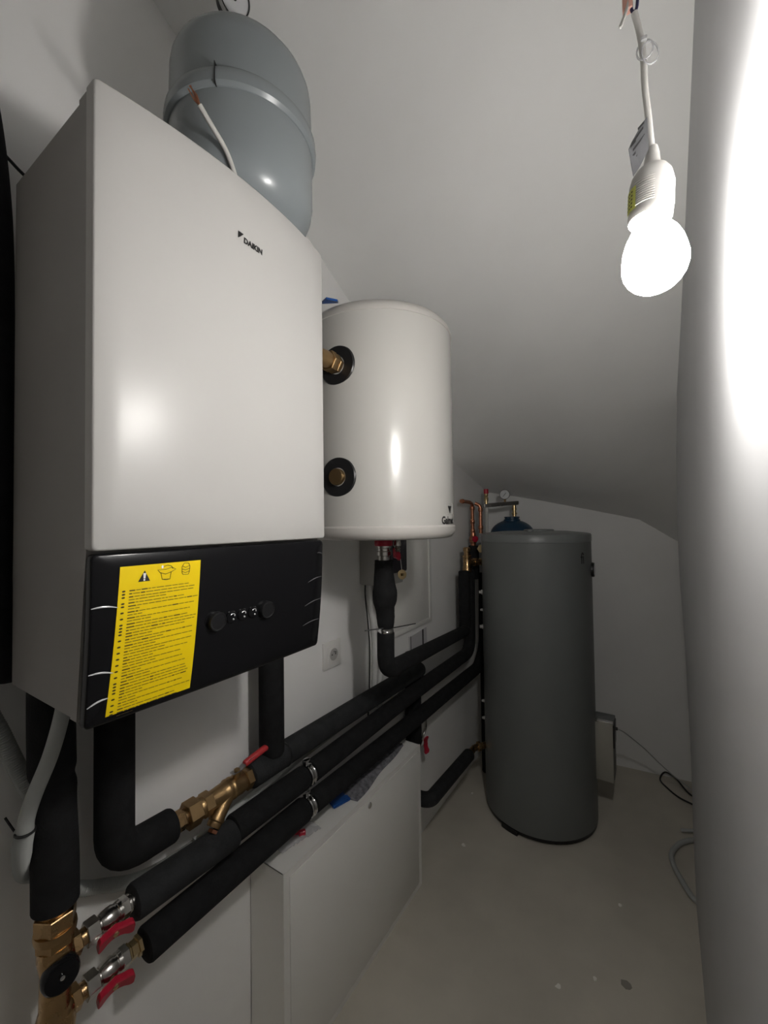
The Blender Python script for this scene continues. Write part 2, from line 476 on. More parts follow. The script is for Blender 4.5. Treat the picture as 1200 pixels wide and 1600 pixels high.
def line(pts, w=.0004): tube(bm, [sp(u, v, .0010) for u, v in pts], w, 5)
line([(.47, .935), (.49, .885), (.59, .882), (.60, .935)]); line([(.46, .935), (.53, .92), (.61, .935), (.66, .95), (.61, .965), (.53, .955), (.43, .955), (.46, .935)])
line([(.50, .975), (.55, .985), (.60, .975), (.62, .955)]); line([(.49, .885), (.54, .878), (.59, .882)])
line([(.74, .96), (.745, .915), (.755, .905), (.83, .90), (.845, .92), (.85, .96), (.83, .985), (.77, .988), (.74, .96)]); line([(.74, .945), (.79, .935), (.85, .945)]); line([(.74, .925), (.79, .915), (.85, .925)]); line([(.75, .965), (.79, .955), (.84, .965)])
obj('pictogram', bm, 'print_black', st, smooth=False)
bm = BM()
bm.faces.new([bm.verts.new(sp(u, v, .0014)) for u, v in ((.265, .905), (.285, .905), (.292, .943), (.258, .943))])
bm.faces.new([bm.verts.new(sp(.275+.012*math.cos(k*PI/4), .896+.006*math.sin(k*PI/4), .0014)) for k in range(8)])
obj('pictogram_highlight', bm, 'print_white', st, smooth=False); bm = BM()
bm.faces.new([bm.verts.new(sp(.485+.014*math.cos(k*PI/4), .975+.012*math.sin(k*PI/4), .0014)) for k in range(8)])
obj('pictogram_highlight', bm, 'print_white', st, smooth=False)
# maker's lettering on the white panel
def onw(y, z, off=.0003): return Vector((fx(z)+bulge(y, z)+off, y, z))
bm = text_bm('DAIKIN', .0125, Matrix(), 0, .0007, 1.12)
x1 = max(v.co.x for v in bm.verts)
for vv in bm.verts: vv.co = onw(.4590+vv.co.x*(.0405/x1), 1.9735+vv.co.y, .0006)
for tri in ([(.447, 1.9870), (.4475, 1.9755), (.4515, 1.9790), (.4585, 1.9868)],): bm.faces.new([bm.verts.new(onw(y, z, .0006)) for y, z in tri])
obj('lettering', bm, 'print_black', hp, smooth=False)

# ------------------------------------------------------------------ grey expansion vessel above the unit
EX, EY, ER = .27, .565, .142
ev = thing('expansion_vessel', (EX, EY, 2.07), 'grey ribbed pressure vessel hanging high on the wall above the white heating unit', 'expansion vessel')
bm = BM()
P = [(r, z) for r, z in dome(ER-.001, .085, 10, False, 2.165)][::-1]
P += [(ER, 2.17), (ER, 2.272)]
lathe(bm, P, (EX, EY, 0), n=64, cap=False); obj('lower_shell', bm, 'vessel_grey', ev)
bm = BM(); lathe(bm, [(ER, 2.305), (ER-.002, 2.385)]+dome(ER-.002, .082, 10, True, 2.39), (EX, EY, 0), n=64, cap=False); obj('upper_shell', bm, 'vessel_grey', ev)
bm = BM(); lathe(bm, [(ER-.004, 2.266), (ER+.002, 2.267), (ER+.0075, 2.273), (ER+.0085, 2.284), (ER+.0075, 2.296), (ER+.002, 2.303), (ER-.004, 2.306)], (EX, EY, 0), n=72, cap=False); obj('clamp_ring', bm, 'vessel_grey', ev)
bm = BM(); a = math.radians(-57); d = Vector((math.cos(a), math.sin(a), 0)); c = Vector((EX, EY, 0))
box(bm, (-.0006, -.001, 2.266), (.0006, .0098, 2.304)); bm.transform(Matrix.Translation(c+d*ER) @ Matrix.Rotation(a-PI/2, 4, 'Z')); obj('ring_joint', bm, 'print_black', ev)
bm = BM(); box(bm, (0, EY-.02, 2.20), (EX-ER+.004, EY+.02, 2.24), .003); box(bm, (0, EY-.06, 2.15), (.006, EY+.06, 2.32), .002); obj('wall_bracket', bm, 'vessel_grey', ev)
bm = BM(); lathe(bm, [(.012, 0), (.012, .02), (.009, .022), (.009, .06)], (EX, EY, 2.468), n=6); obj('connection', bm, 'brass', ev)
# gauge on top
gd = Vector((.80, -.28, -.35)).normalized(); gp = Vector((.262, .55, 2.600))
pg = thing('pressure_gauge', (.255, .56, 2.528), 'round black-cased gauge on top of the grey vessel near the ceiling', 'gauge')
bm = BM(); lathe(bm, [(.026, -.032), (.0305, -.028), (.0315, 0), (.0315, .004), (.029, .005), (.029, .0015)], gp, gd, 48); obj('case', bm, 'black_satin', pg)
bm = BM(); lathe(bm, [(.029, .0016), (0, .0016)], gp, gd, 48, cap=False); obj('dial_face', bm, 'gauge_face', pg)
bm = BM(); lathe(bm, [(.0315, .0042), (.0325, .003), (.033, -.004), (.0322, -.009)], gp, gd, 48, cap=False); obj('bezel', bm, 'steel', pg)
bm = BM(); u_, v_ = frame(gd); tube(bm, [gp+gd*.0035, gp+gd*.0035-v_*.016+u_*.008], .0012, 6); lathe(bm, [(.004, .002), (.004, .005), (0, .0055)], gp, gd, 12); obj('needle', bm, 'print_black', pg)
bm = BM(); tube(bm, [(EX-.002, EY, 2.525), gp-gd*.015-Vector((0, 0, .025))], .006, 12); obj('stem', bm, 'brass', pg)

# stripped mains lead standing up from behind the unit
lc = thing('loose_cable', (.36, .46, 2.08), 'short white cable with bare copper ends rising in front of the grey vessel', 'cable')
bm = BM(); tube(bm, spline([(.36, .52, 2.03), (.362, .476, 2.112), (.362, .459, 2.143), (.362, .445, 2.158), (.362, .420, 2.176), (.361, .404, 2.190)]), .0042, 12); obj('sheath', bm, 'cable_white', lc)
for k, (dy, dz) in enumerate(((-.018, .0145), (-.016, .019), (-.021, .012))):
    bm = BM(); tube(bm, spline([(.361, .404, 2.190), (.361+.003*(k-1), .396, 2.195+.002*k), (.361+.004*(k-1), .404+dy, 2.190+dz)], 5), [.0016]*6+[.0010]*5, 8); obj('bare_wire', bm, 'copper', lc, label='bare copper core')

# ------------------------------------------------------------------ white buffer cylinder
WX, WY, WR = .272, 1.065, .222
bt = thing('buffer_tank', (WX, WY, 1.447), 'white wall-hung cylinder between the heating unit and the tall grey tank', 'water tank')
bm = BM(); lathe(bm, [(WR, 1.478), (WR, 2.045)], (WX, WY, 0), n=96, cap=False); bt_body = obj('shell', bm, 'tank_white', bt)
bm = BM(); lathe(bm, [(WR-.004, 2.040), (WR+.0015, 2.043), (WR+.0015, 2.050), (WR-.003, 2.062), (WR-.013, 2.073), (WR-.03, 2.079), (WR-.08, 2.082), (0, 2.083)], (WX, WY, 0), n=96, cap=False); obj('top_cap', bm, 'tank_cap', bt)
bm = BM(); lathe(bm, [(WR-.002, 1.484), (WR+.002, 1.483), (WR+.005, 1.479), (WR+.005, 1.468), (WR+.001, 1.459), (WR-.006, 1.450), (WR-.014, 1.447), (WR-.03, 1.446), (0, 1.446)], (WX, WY, 0), n=96, cap=False); obj('bottom_cap', bm, 'tank_cap', bt)
bm = BM(); box(bm, (0, WY-.1, 1.55), (.052, WY+.1, 1.60), .004); obj('wall_bracket', bm, 'steel', bt); bm = BM(); box(bm, (0, WY-.1, 1.92), (.052, WY+.1, 1.97), .004); obj('wall_bracket', bm, 'steel', bt)
for i, z in enumerate((1.907, 1.613)):
    o_ = Vector((.287, WY-WR+.006, z)); ax = Vector((math.cos(math.radians(-85)), math.sin(math.radians(-85)), 0))
    bm = BM(); lathe(bm, [(.053, -.014), (.053, .003), (.0505, .006), (.024, .006), (.024, .002)], o_, ax, 48); ro = obj('rosette', bm, 'black_satin', bt, label='round black collar')
    bm = BM()
    if i == 0:
        lathe(bm, [(.020, 0), (.020, .008)], o_, ax, 32); hexnut(bm, o_+ax*.008, ax, .0255, .013); lathe(bm, [(.019, .02), (.019, .026)], o_, ax, 32)
        hexnut(bm, o_+ax*.026, ax, .0265, .020); lathe(bm, [(.020, .045), (.021, .06), (.018, .09)], o_, ax, 32)
    else:
        lathe(bm, [(.022, 0), (.022, .014), (.0205, .017), (0, .017)], o_, ax, 32)
    obj('brass_fitting', bm, 'bronze', ro)
# maker's mark near the lower right edge
def oncyl(s, z, cx, cy, R_, a0, off=.0005):
    a = a0+s/R_; return Vector((cx+(R_+off)*math.cos(a), cy+(R_+off)*math.sin(a), z))
LA = math.radians(-8)
bm = text_bm('Galmet', .032, Matrix(), 0, .0014, .88); w_ = max(v.co.x for v in bm.verts)
for v in bm.verts: v.co = oncyl(v.co.x, 1.487+v.co.y*.9, WX, WY, WR, LA)
bm.faces.new([bm.verts.new(oncyl(s, z, WX, WY, WR, LA)) for s, z in ((.036, 1.537), (.066, 1.537), (.052, 1.514))])
obj('lettering', bm, 'print_black', bt_body, smooth=False)
bm = BM(); P = [(.020, 1.515), (.020, 1.545), (.080, 1.545), (.080, 1.515)]
for a, b in zip(P, P[1:]+P[:1]): tube(bm, [oncyl(a[0]+(b[0]-a[0])*t/4, a[1]+(b[1]-a[1])*t/4, WX, WY, WR, LA, .0002) for t in range(5)], .0006, 5)
obj('emblem_frame', bm, 'plastic_grey', bt_body)
# blue strip left on top
bm = BM(); P0 = [(.235, .845, 2.086), (.262, .835, 2.086), (.278, .862, 2.087), (.250, .90, 2.108), (.225, .90, 2.118)]
prism(bm, [Vector(p) for p in P0], (0, .0, .006)); tag(obj('plastic_offcut', bm, 'blue_plastic', smooth=False), 'blue plastic piece on top of the white cylinder', 'plastic piece')

# ------------------------------------------------------------------ tall grey tank
TX, TY, TR = .437, 2.287, .272
gt = thing('hot_water_tank', (TX, TY, 0), 'tall dark grey hot water cylinder standing on the floor at the back', 'water tank')
bm = BM(); lathe(bm, [(TR-.006, .020), (TR, .026), (TR, 1.388)], (TX, TY, 0), n=128, cap=False); gb = obj('jacket', bm, 'tank_grey', gt)
bm = BM(); lathe(bm, [(TR, 1.385), (TR+.0018, 1.387), (TR+.0018, 1.418), (TR-.002, 1.424), (TR-.02, 1.428), (TR-.1, 1.436), (0, 1.440)], (TX, TY, 0), n=128, cap=False); gl = obj('lid', bm, 'tank_lid', gt)
bm = BM(); lathe(bm, [(.075, 1.432), (.075, 1.443), (.07, 1.446), (0, 1.446)], (TX+.03, TY-.02, 0), n=48); lathe(bm, [(.016, 1.438), (.016, 1.449), (0, 1.450)], (TX+.02, TY-.16, 0), n=24); obj('lid_plug', bm, 'tank_lid', gl)
bm = BM(); lathe(bm, [(TR-.012, .008), (TR-.003, .010), (TR-.003, .030), (TR-.010, .034)], (TX, TY, 0), n=96, cap=False); lathe(bm, [(TR-.008, .012), (0, .012)], (TX, TY, 0), n=96, cap=False); obj('base_ring', bm, 'black_satin', gt)
for a in (-108, 30, 150):
    bm = BM(); n_ = 10; R0, R1 = TR-.09, TR+.004
    poly = [(TX+R1*math.cos(math.radians(a-9+18*k/n_)), TY+R1*math.sin(math.radians(a-9+18*k/n_)), 0) for k in range(n_+1)]+[(TX+R0*math.cos(math.radians(a+9-18*k/n_)), TY+R0*math.sin(math.radians(a+9-18*k/n_)), 0) for k in range(n_+1)]
    prism(bm, poly, (0, 0, .022)); obj('foot', bm, 'black_satin', gt)
bm = text_bm('fi', .075, Matrix(), 0, .001, .8)
for v in bm.verts: v.co = oncyl(v.co.x-.04, 1.285+v.co.y, TX, TY, TR, math.radians(-19))
obj('lettering', bm, 'print_black', gb, smooth=False)
# side fittings at the left
def radial(px_a, z): a = math.radians(px_a); return Vector((TX+TR*math.cos(a), TY+TR*math.sin(a), z)), Vector((math.cos(a), math.sin(a), 0))
for z, s in ((1.11, 1.0), (1.015, .6), (.925, 1.0), (.53, .7), (.44, .7)):
    o_, ax = radial(203, z); bm = BM(); lathe(bm, [(.012*s, -.004), (.012*s, .006), (.009*s, .008), (.009*s, .010*s+.007), (0, .011*s+.007)], o_, ax, 20); obj('sensor_pocket', bm, 'plastic_grey', gt)
# side dial on the right
o_, ax = radial(2, 1.245); bm = BM(); lathe(bm, [(.036, -.004), (.036, .008), (.033, .012), (0, .012)], o_, ax, 32); th = obj('thermometer', bm, 'black_satin', gt, label='round side thermometer')
bm = BM(); lathe(bm, [(.028, .0121), (.027, .0135), (0, .0135)], o_, ax, 32); obj('thermometer_face', bm, 'gauge_face', th)
# electric box at the right flank
eb = thing('junction_box', (.745, 2.33, .235), 'tall metal electrical box fixed to the right side of the grey tank', 'electrical box')
bm = BM(); box(bm, (.700, 2.285, .245), (.786, 2.39, .515), .003); obj('housing', bm, 'tank_grey', eb)
bm = BM(); box(bm, (.699, 2.270, .238), (.784, 2.288, .520), .0025); obj('cover', bm, 'box_face', eb, label='pale metal front cover')
bm = BM(); box(bm, (.699, 2.268, .514), (.785, 2.290, .523), .002); obj('bright_rim', bm, 'steel', eb)
bm = BM(); box(bm, (.783, 2.276, .40), (.790, 2.38, .505), .002); obj('side_flap', bm, 'black_satin', eb)
bm = BM(); tube(bm, [(.786, 2.34, .47), (.80, 2.34, .47)], .007, 12); obj('cable_gland', bm, 'black_satin', eb)

bm = BM(); tube(bm, spline([(.80, 2.34, .47), (.83, 2.40, .43), (.90, 2.55, .31), (.97, 2.65, .20), (1.03, 2.72, .12), (1.08, 2.76, .07), (1.14, 2.75, .03), (1.25, 2.6, .006)]), .0028, 8)
tag(obj('power_cable', bm, 'cable_grey'), 'thin cable running from the metal box down towards the right corner', 'cable')
bm = BM(); tube(bm, spline([(1.20, 2.72, .006), (1.10, 2.80, .006), (1.04, 2.88, .03), (.99, 2.90, .04), (.965, 2.87, .006), (1.0, 2.80, .005), (1.05, 2.74, .005), (1.12, 2.70, .006), (1.2, 2.62, .006)]), .0045, 10)
tag(obj('coiled_cable', bm, 'cable_black'), 'thin dark cable looped on the floor by the back wall', 'cable')
bm = BM(); tube(bm, spline([(1.25, 2.44, .012), (1.12, 2.42, .012), (1.045, 2.36, .012), (1.005, 2.27, .012), (1.005, 2.20, .012), (1.03, 2.12, .012), (1.075, 2.03, .012), (1.14, 2.03+.012, .012), (1.2, 2.05, .012)]), .0105, 14)
tag(obj('floor_cable', bm, 'cable_grey'), 'thick grey cable curving on the floor out from behind the right wall', 'cable')
bm = BM(); tube(bm, [(1.045, 2.455, .008), (1.12, 2.40+.06, .03), (1.2, 2.47, .05)], .0075, 12)
tag(obj('cable_end', bm, 'cable_grey'), 'short grey cable end lying beyond the curved floor cable', 'cable')
for i, (x, y, s, lab) in enumerate(((.827, 1.868, .010, 'white plaster crumb in the middle of the bare floor'), (.777, 1.528, .011, 'white plaster crumb on the floor nearest the viewer'), (.200, 1.83, .014, 'pale plaster chip beside the low pipe'), (.10, 2.20, .012, 'pale chip on the floor close to the brass elbow'), (.866, 1.563, .018, 'dark dirty smear on the near floor to the right of the crumbs'), (.68, 1.442, .014, 'pale scraped patch left of the two white crumbs'))):
    bm = BM(); rr = random.Random(i); s *= .62 if i != 4 else 1.; poly = [(x+s*rr.uniform(.6, 1.2)*math.cos(a), y+s*rr.uniform(.6, 1.4)*math.sin(a), 0.0002) for a in [2*PI*k/7 for k in range(7)]]
    prism(bm, poly, (0, 0, .004 if i < 4 else .0008)); tag(obj('plaster_crumb' if i != 4 else 'dirt_smear', bm, 'dust' if i != 4 else 'smear', smooth=False), lab, 'debris', 'crumbs on the floor' if i != 4 else None)

# ------------------------------------------------------------------ manifold cabinet
CXF, CY0, CY1, CZ = .1335, .790, 1.548, .5665
cb = thing('manifold_cabinet', (CXF/2, (CY0+CY1)/2, 0), 'shallow white metal cabinet standing against the left wall under the pipes', 'cabinet')
bm = BM()
box(bm, (0, CY0, 0), (CXF-.001, CY0+.0015, CZ)); box(bm, (0, CY1-.0015, 0), (CXF-.001, CY1, CZ)); box(bm, (0, CY0, CZ-.0015), (CXF-.001, CY1, CZ)); box(bm, (0, CY0, 0), (.002, CY1, CZ))
obj('body', bm, 'enamel', cb, smooth=False)
bm = BM(); w = .020
for lo, hi in (((CXF-.004, CY0-.001, 0.0), (CXF, CY0+w, CZ+.001)), ((CXF-.004, CY1-w, 0.0), (CXF, CY1+.001, CZ+.001)), ((CXF-.004, CY0+w, CZ-.018), (CXF, CY1-w, CZ+.001)), ((CXF-.004, CY0+w, 0), (CXF, CY1-w, .02))): box(bm, lo, hi)
obj('frame', bm, 'enamel', cb, smooth=False)
bm = BM(); box(bm, (CXF-.006, CY0+w+.0015, .0215), (CXF+.0015, CY1-w-.0015, CZ-.0195), .001); dr = obj('door', bm, 'enamel', cb)
bm = BM(); lathe(bm, [(.010, 0), (.010, .002), (.0085, .004), (.003, .0045), (0, .004)], (CXF+.0015, 1.181, .527), (1, 0, 0), 24); obj('lock', bm, 'chrome', dr)

# things on the cabinet
bm = BM(); NI, NJ = 22, 10
def wz(s, t): return .020*math.sin(PI*min(1, max(0, t)))**.5*(.65+.35*math.sin(7*s+2*t))*math.sin(PI*min(1, max(0, .04+.92*s)))**.4+.0035*math.sin(23*s+5*t)*math.sin(17*t)
def wpt(s, t, top):
    y = 1.105+.40*s+.02*t*(1-s); xi = .028+.01*s; xo = .126-.045*s+.002*math.sin(9*s)
    return (xi+(xo-xi)*t+(.002*math.sin(11*s))*t, y, CZ+.001+(max(.002, wz(s, t)) if top else 0))
g1 = [[bm.verts.new(wpt(i/NI, j/NJ, True)) for j in range(NJ+1)] for i in range(NI+1)]; g0 = [[bm.verts.new(wpt(i/NI, j/NJ, False)) for j in range(NJ+1)] for i in range(NI+1)]
for i in range(NI):
    for j in range(NJ): bm.faces.new((g1[i][j], g1[i+1][j], g1[i+1][j+1], g1[i][j+1])); bm.faces.new((g0[i][j], g0[i][j+1], g0[i+1][j+1], g0[i+1][j]))
for i in range(NI):
    for j in (0, NJ): bm.faces.new((g1[i][j], g1[i+1][j], g0[i+1][j], g0[i][j]))
for j in range(NJ):
    for i in (0, NI): bm.faces.new((g1[i][j], g1[i][j+1], g0[i][j+1], g0[i][j]))
tag(obj('grey_cloth', bm, 'grey_wool', angle=80), 'crumpled grey packing fleece lying on the cabinet top', 'cloth')
bm = BM(); prism(bm, [(.040, 1.072, CZ+.001), (.085, 1.052, CZ+.001), (.104, 1.118, CZ+.001), (.062, 1.135, CZ+.001)], (0, 0, .010)); bmesh.ops.bevel(bm, geom=bm.edges[:], offset=.003, segments=2, affect='EDGES')
tag(obj('blue_wedge', bm, 'blue_plastic'), 'small blue plastic wedge on the cabinet top beside the grey fleece', 'plastic piece')
pb = thing('plastic_bag', (.07, .88, CZ+.0015), 'clear plastic bag with red parts at the near end of the cabinet top', 'plastic bag')
bm = BM(); NI, NJ = 26, 10; rr = random.Random(5)
def bp(s, t):
    y = .822+.135*s; xi = .015; xo = .078+.030*s
    h = .022*math.sin(PI*t)**.6*math.sin(PI*min(1, .05+.9*s))**.5*(.6+.4*math.sin(6*s+1))+rr.uniform(0, .006)
    return (xi+(xo-xi)*t, y+.01*t, CZ+.002+h)
g1 = [[bm.verts.new(bp(i/NI, j/NJ)) for j in range(NJ+1)] for i in range(NI+1)]
for i in range(NI):
    for j in range(NJ): bm.faces.new((g1[i][j], g1[i+1][j], g1[i+1][j+1], g1[i][j+1]))
obj('bag_film', bm, 'clear', pb, angle=80)
for x, y in ((.060, .905), (.078, .915), (.050, .93)):
    bm = BM(); lathe(bm, [(.007, -.010), (.009, -.008), (.009, .008), (.007, .010)], (x, y, CZ+.0115), (.6, .8, 0), 16); obj('red_cap', bm, 'red_paint', pb)

# ------------------------------------------------------------------ insulated pipes
def pipe_run(label, loc): return thing('insulated_pipe', loc, label, 'pipe')
def sleeve(pts, r, parent, rad=.05, m='foam', e=.007, label=None):
    bm = BM(); soft_tube(bm, fillet(pts, rad, 8), r, 28, e); return obj('foam_sleeve', bm, m, parent, label=label)
def clampring(c, d, r, parent):
    c = Vector(c); d = Vector(d).normalized(); bm = BM()
    lathe(bm, [(r-.003, -.011), (r, -.010), (r+.0012, -.006), (r, -.004), (r, .004), (r+.0012, .006), (r, .010), (r-.003, .011)], c, d, 36)
    box(bm, (c.x-.012, c.y-.010, c.z+r-.002), (c.x+.004, c.y+.010, c.z+r+.013), .002)
    return obj('pipe_clamp', bm, 'chrome', parent, label='shiny metal pipe clamp')

# thick vertical return at the far left, kinked
p = pipe_run('thick black insulated pipe dropping from the near left corner of the unit', (.10, .30, .86))
bm = BM(); pts = spline([(.105, .292, 1.245), (.100, .294, 1.16), (.098, .296, 1.085), (.100, .297, 1.055), (.100, .296, 1.02), (.100, .300, .93), (.100, .301, .862), (.100, .301, .846)], 6)
R_ = [.034-.004*math.exp(-((q.z-1.062)/.010)**2) for q in pts]; R_[-1] = .024; R_[-2] = .031; R_[0] = .03
tube(bm, pts, R_, 28); obj('foam_sleeve', bm, 'foam', p)
# pipe B: down from the unit, elbow, out to the strainer valve
p = pipe_run('black insulated pipe dropping from the unit and turning towards the strainer valve', (.08, .45, .80))
sleeve([(.08, .403, 1.245), (.08, .403, .846), (.08, .520, .842)], .0345, p, .052)
# strainer ball valve
VX, VZ = .08, .840
sv = thing('strainer_valve', (VX, .63, .78), 'bronze Y-strainer ball valve with a red lever between two black insulated pipes', 'valve')
bm = BM(); ax = (0, 1, 0)
lathe(bm, [(.013, .505), (.013, .535)], (VX, 0, VZ), ax, 24); hexnut(bm, (VX, .522, VZ), ax, .022, .020); lathe(bm, [(.019, .542), (.019, .548)], (VX, 0, VZ), ax, 24)
obj('tail_piece', bm, 'brass', sv)
bm = BM(); hexnut(bm, (VX, .548, VZ), ax, .030, .030); lathe(bm, [(.022, .578), (.024, .581), (.024, .588), (.021, .590)], (VX, 0, VZ), ax, 28); obj('union_nut', bm, 'bronze', sv)
bm = BM(); hexnut(bm, (VX, .588, VZ), ax, .027, .022)
lathe(bm, [(.020, .60), (.021, .612), (.023, .64), (.024, .652), (.0265, .655), (.0265, .660), (.0245, .662), (.0265, .665), (.0265, .670), (.025, .673), (.026, .69), (.022, .705), (.020, .712)], (VX, 0, VZ), ax, 32)
hexnut(bm, (VX, .706, VZ), ax, .0275, .022)
d = Vector((.10, -.60, -.62)).normalized(); lathe(bm, [(.018, 0), (.0175, .045), (.019, .050), (.019, .055), (.0165, .058), (.0165, .066), (.015, .069), (0, .069)], Vector((VX+.006, .655, VZ-.004)), d, 24)
obj('valve_body', bm, 'bronze', sv)
bm = BM(); q = Vector((VX+.010, .655, VZ-.008))+d*.068; hexnut(bm, q, d, .012, .008); obj('strainer_plug', bm, 'copper', sv)
bm = BM(); tube(bm, [(VX+.004, .680, VZ+.015), (VX+.008, .680, VZ+.038)], .0095, 16); hexnut(bm, (VX+.008, .680, VZ+.036), (.1, 0, 1), .008, .008); obj('spindle', bm, 'bronze', sv)
bm = BM()
def strip(bm, pts, w, t):
    pts = [Vector(p) for p in pts]; rows = []
    for i, p_ in enumerate(pts):
        dd = (pts[min(i+1, len(pts)-1)]-pts[max(i-1, 0)]).normalized(); s = dd.cross(Vector((0, 0, 1))).normalized(); n_ = s.cross(dd).normalized()
        ww = w[i] if isinstance(w, (list, tuple)) else w
        rows.append([bm.verts.new(p_+s*a*ww/2+n_*b*t/2) for a, b in ((-1, -1), (1, -1), (1, 1), (-1, 1))])
    for a, b in zip(rows, rows[1:]):
        for k in range(4): bm.faces.new((a[k], a[(k+1) % 4], b[(k+1) % 4], b[k]))
    bm.faces.new(rows[0][::-1]); bm.faces.new(rows[-1])
strip(bm, [(VX+.008, .665, VZ+.039), (VX+.008, .690, VZ+.039), (VX+.010, .712, VZ+.052), (VX+.010, .80, VZ+.058)], .015, .003); lv = obj('lever', bm, 'steel', sv, smooth=False)
bm = BM(); soft_tube(bm, [(VX+.010, .700, VZ+.046), (VX+.010, .76, VZ+.0550), (VX+.010, .822, VZ+.0595)], .0085, 16, .004); obj('lever_grip', bm, 'red_rubber', lv, label='red rubber grip')
# run behind: from valve to the cabinet drop, with the third drop from the unit
p = pipe_run('black insulated pipe running from the strainer valve along the wall to the cabinet', (.08, 1.2, .80))
sleeve([(.08, .722, .842), (.08, .845, .842)], .034, p, .02, m='foam_worn')
sleeve([(.08, .835, .843), (.08, 1.25, .842), (.08, 1.66, .838)], .0335, p, .05, m='foam_worn', e=.012)
bm = BM(); lathe(bm, [(.0345, -.003), (.0352, 0), (.0345, .003)], (.08, .842, .842), (0, 1, 0), 32); obj('tape_joint', bm, 'black_satin', p)
p = pipe_run('black insulated drop from the far right of the unit into the wall-side pipe', (.08, .815, .87))
sleeve([(.08, .800, 1.245), (.08, .800, .862)], .034, p, .02)
p = pipe_run('black insulated riser passing behind the other pipes down to the back of the cabinet', (.045, 1.66, .60))
sleeve([(.045, 1.655, .905), (.045, 1.655, .50)], .036, p, .02, m='foam')
bm = BM(); tube(bm, [(.05, 1.655, .51), (.05, 1.655, .40), (.05, 1.56, .36)], .010, 12); obj('pipe', bm, 'black_satin', p)

# pipe P2 (upper of the pair in front)
def run_pair(z, y0, yend, ztop, label, ysplit, kink=0.):
    p = pipe_run(label, (.10, 1.2, z-.04)); r = .0325
    sleeve([(.10, y0, z+.002), (.10, ysplit, z-.008)], r+.001, p, .02, m='foam_worn' if kink else 'foam')
    if kink: sleeve([(.10, ysplit-.004, z-.004+kink), (.10, .905, z+.001)], r, p, .02)
    clampring((.10, .917, z+.001), (0, 1, 0), .031, p)
    sleeve([(.10, .932, z+.002), (.10, 1.5, z+.018), (.10, yend, z+.022), (.10, yend+.01, ztop)], r-.001, p, [.1, .08])
    return p
P2 = run_pair(.752, .425, 2.205, 1.225, 'upper of the two long black insulated pipes crossing in front of the wall', .66, .006)
p = pipe_run('lower of the two long black insulated pipes crossing just above the cabinet', (.10, 1.2, .62)); r = .0325
sleeve([(.10, .448, .653), (.10, .905, .662)], r+.001, p, .02); clampring((.10, .917, .661), (0, 1, 0), .031, p)
sleeve([(.10, .932, .661), (.10, 1.6, .654), (.10, 2.335, .650), (.10, 2.43, .74), (.10, 2.45, 1.18)], r-.001, p, [.1, .05, .08])
# P4 from the white cylinder
p = pipe_run('black insulated pipe dropping from the white cylinder and bending back along the wall', (.2, 1.4, .95))
bm = BM(); pts = spline([(.262, 1.096, 1.375), (.262, 1.096, 1.33), (.262, 1.100, 1.27), (.258, 1.104, 1.235), (.258, 1.108, 1.20), (.257, 1.110, 1.162)], 6)
rad = [.0285, .0285, .029, .029, .0295, .030, .031, .032, .033, .034, .036, .038, .0385, .0385, .038, .038, .037, .036, .034, .032, .0305, .030, .0295, .029, .029, .029, .028, .0275, .027, .026, .024]
tube(bm, pts, [rad[min(len(rad)-1, int(k*len(rad)/len(pts)))] for k in range(len(pts))], 26); obj('foam_sleeve', bm, 'foam', p)
sleeve([(.255, 1.113, 1.150), (.250, 1.118, 1.02), (.150, 2.02, .935)], .0275, p, .055, m='foam')
sleeve([(.105, 2.13, .92), (.105, 2.13, 1.225)], .031, p, .02)
clampring((.256, 1.112, 1.157), (0, 0, 1), .024, p)
bm = BM(); tube(bm, [(.225, 1.04, 1.163), (.262, 1.085, 1.165), (.285, 1.12, 1.163), (.27, 1.28, 1.140)], .0018, 8); obj('cable_tie', bm, 'cable_black', p)
# low pipe to the tank foot
p = pipe_run('low black insulated pipe rising from behind the cabinet to the grey tank', (.15, 1.8, .25))
sleeve([(.04, 1.600, .300), (.148, 1.602, .312), (.150, 2.045, .300)], .030, p, .035, m='foam_worn')
fe = thing('brass_elbow', (.155, 2.10, .27), 'brass elbow joining the low pipe to the foot of the grey tank', 'pipe fitting')
bm = BM(); hexnut(bm, (.150, 2.045, .300), (0, 1, 0), .020, .022); tube(bm, fillet([(.150, 2.06, .300), (.150, 2.115, .302), (.200, 2.175, .304)], .02), .0165, 16); obj('elbow_body', bm, 'brass', fe)
bm = BM(); hexnut(bm, (.162, 2.130, .303), (.64, .77, 0), .024, .018); obj('nut', bm, 'brass', fe)
# dark riser beside the tank's foot
p = pipe_run('dark insulated riser between the wall and the lower left flank of the tank', (.10, 2.44, 0.05))
sleeve([(.10, 2.44, .0), (.10, 2.44, .66)], .028, p, .02)
# near black sleeve at the left frame edge
p = pipe_run('black insulated pipe at the left picture edge beside the unit', (.05, .2, 1.2))
bm = BM(); pts = spline([(.050, .120, 2.50), (.050, .155, 2.36), (.050, .186, 2.22), (.050, .203, 2.08), (.050, .210, 1.92), (.050, .212, 1.60), (.050, .212, 1.36), (.047, .235, 1.28), (.045, .28, 1.27)], 8); soft_tube(bm, pts, .042, 28, .008); obj('foam_sleeve', bm, 'foam', p)
bm = BM(); tube(bm, spline([(.008, .17, 2.30), (.012, .225, 2.19), (.025, .26, 2.145), (.05, .30, 2.10), (.07, .34, 2.02)]), .003, 8)
tag(obj('wall_cable', bm, 'cable_black'), 'thin dark cable passing behind the rear top corner of the unit', 'cable')

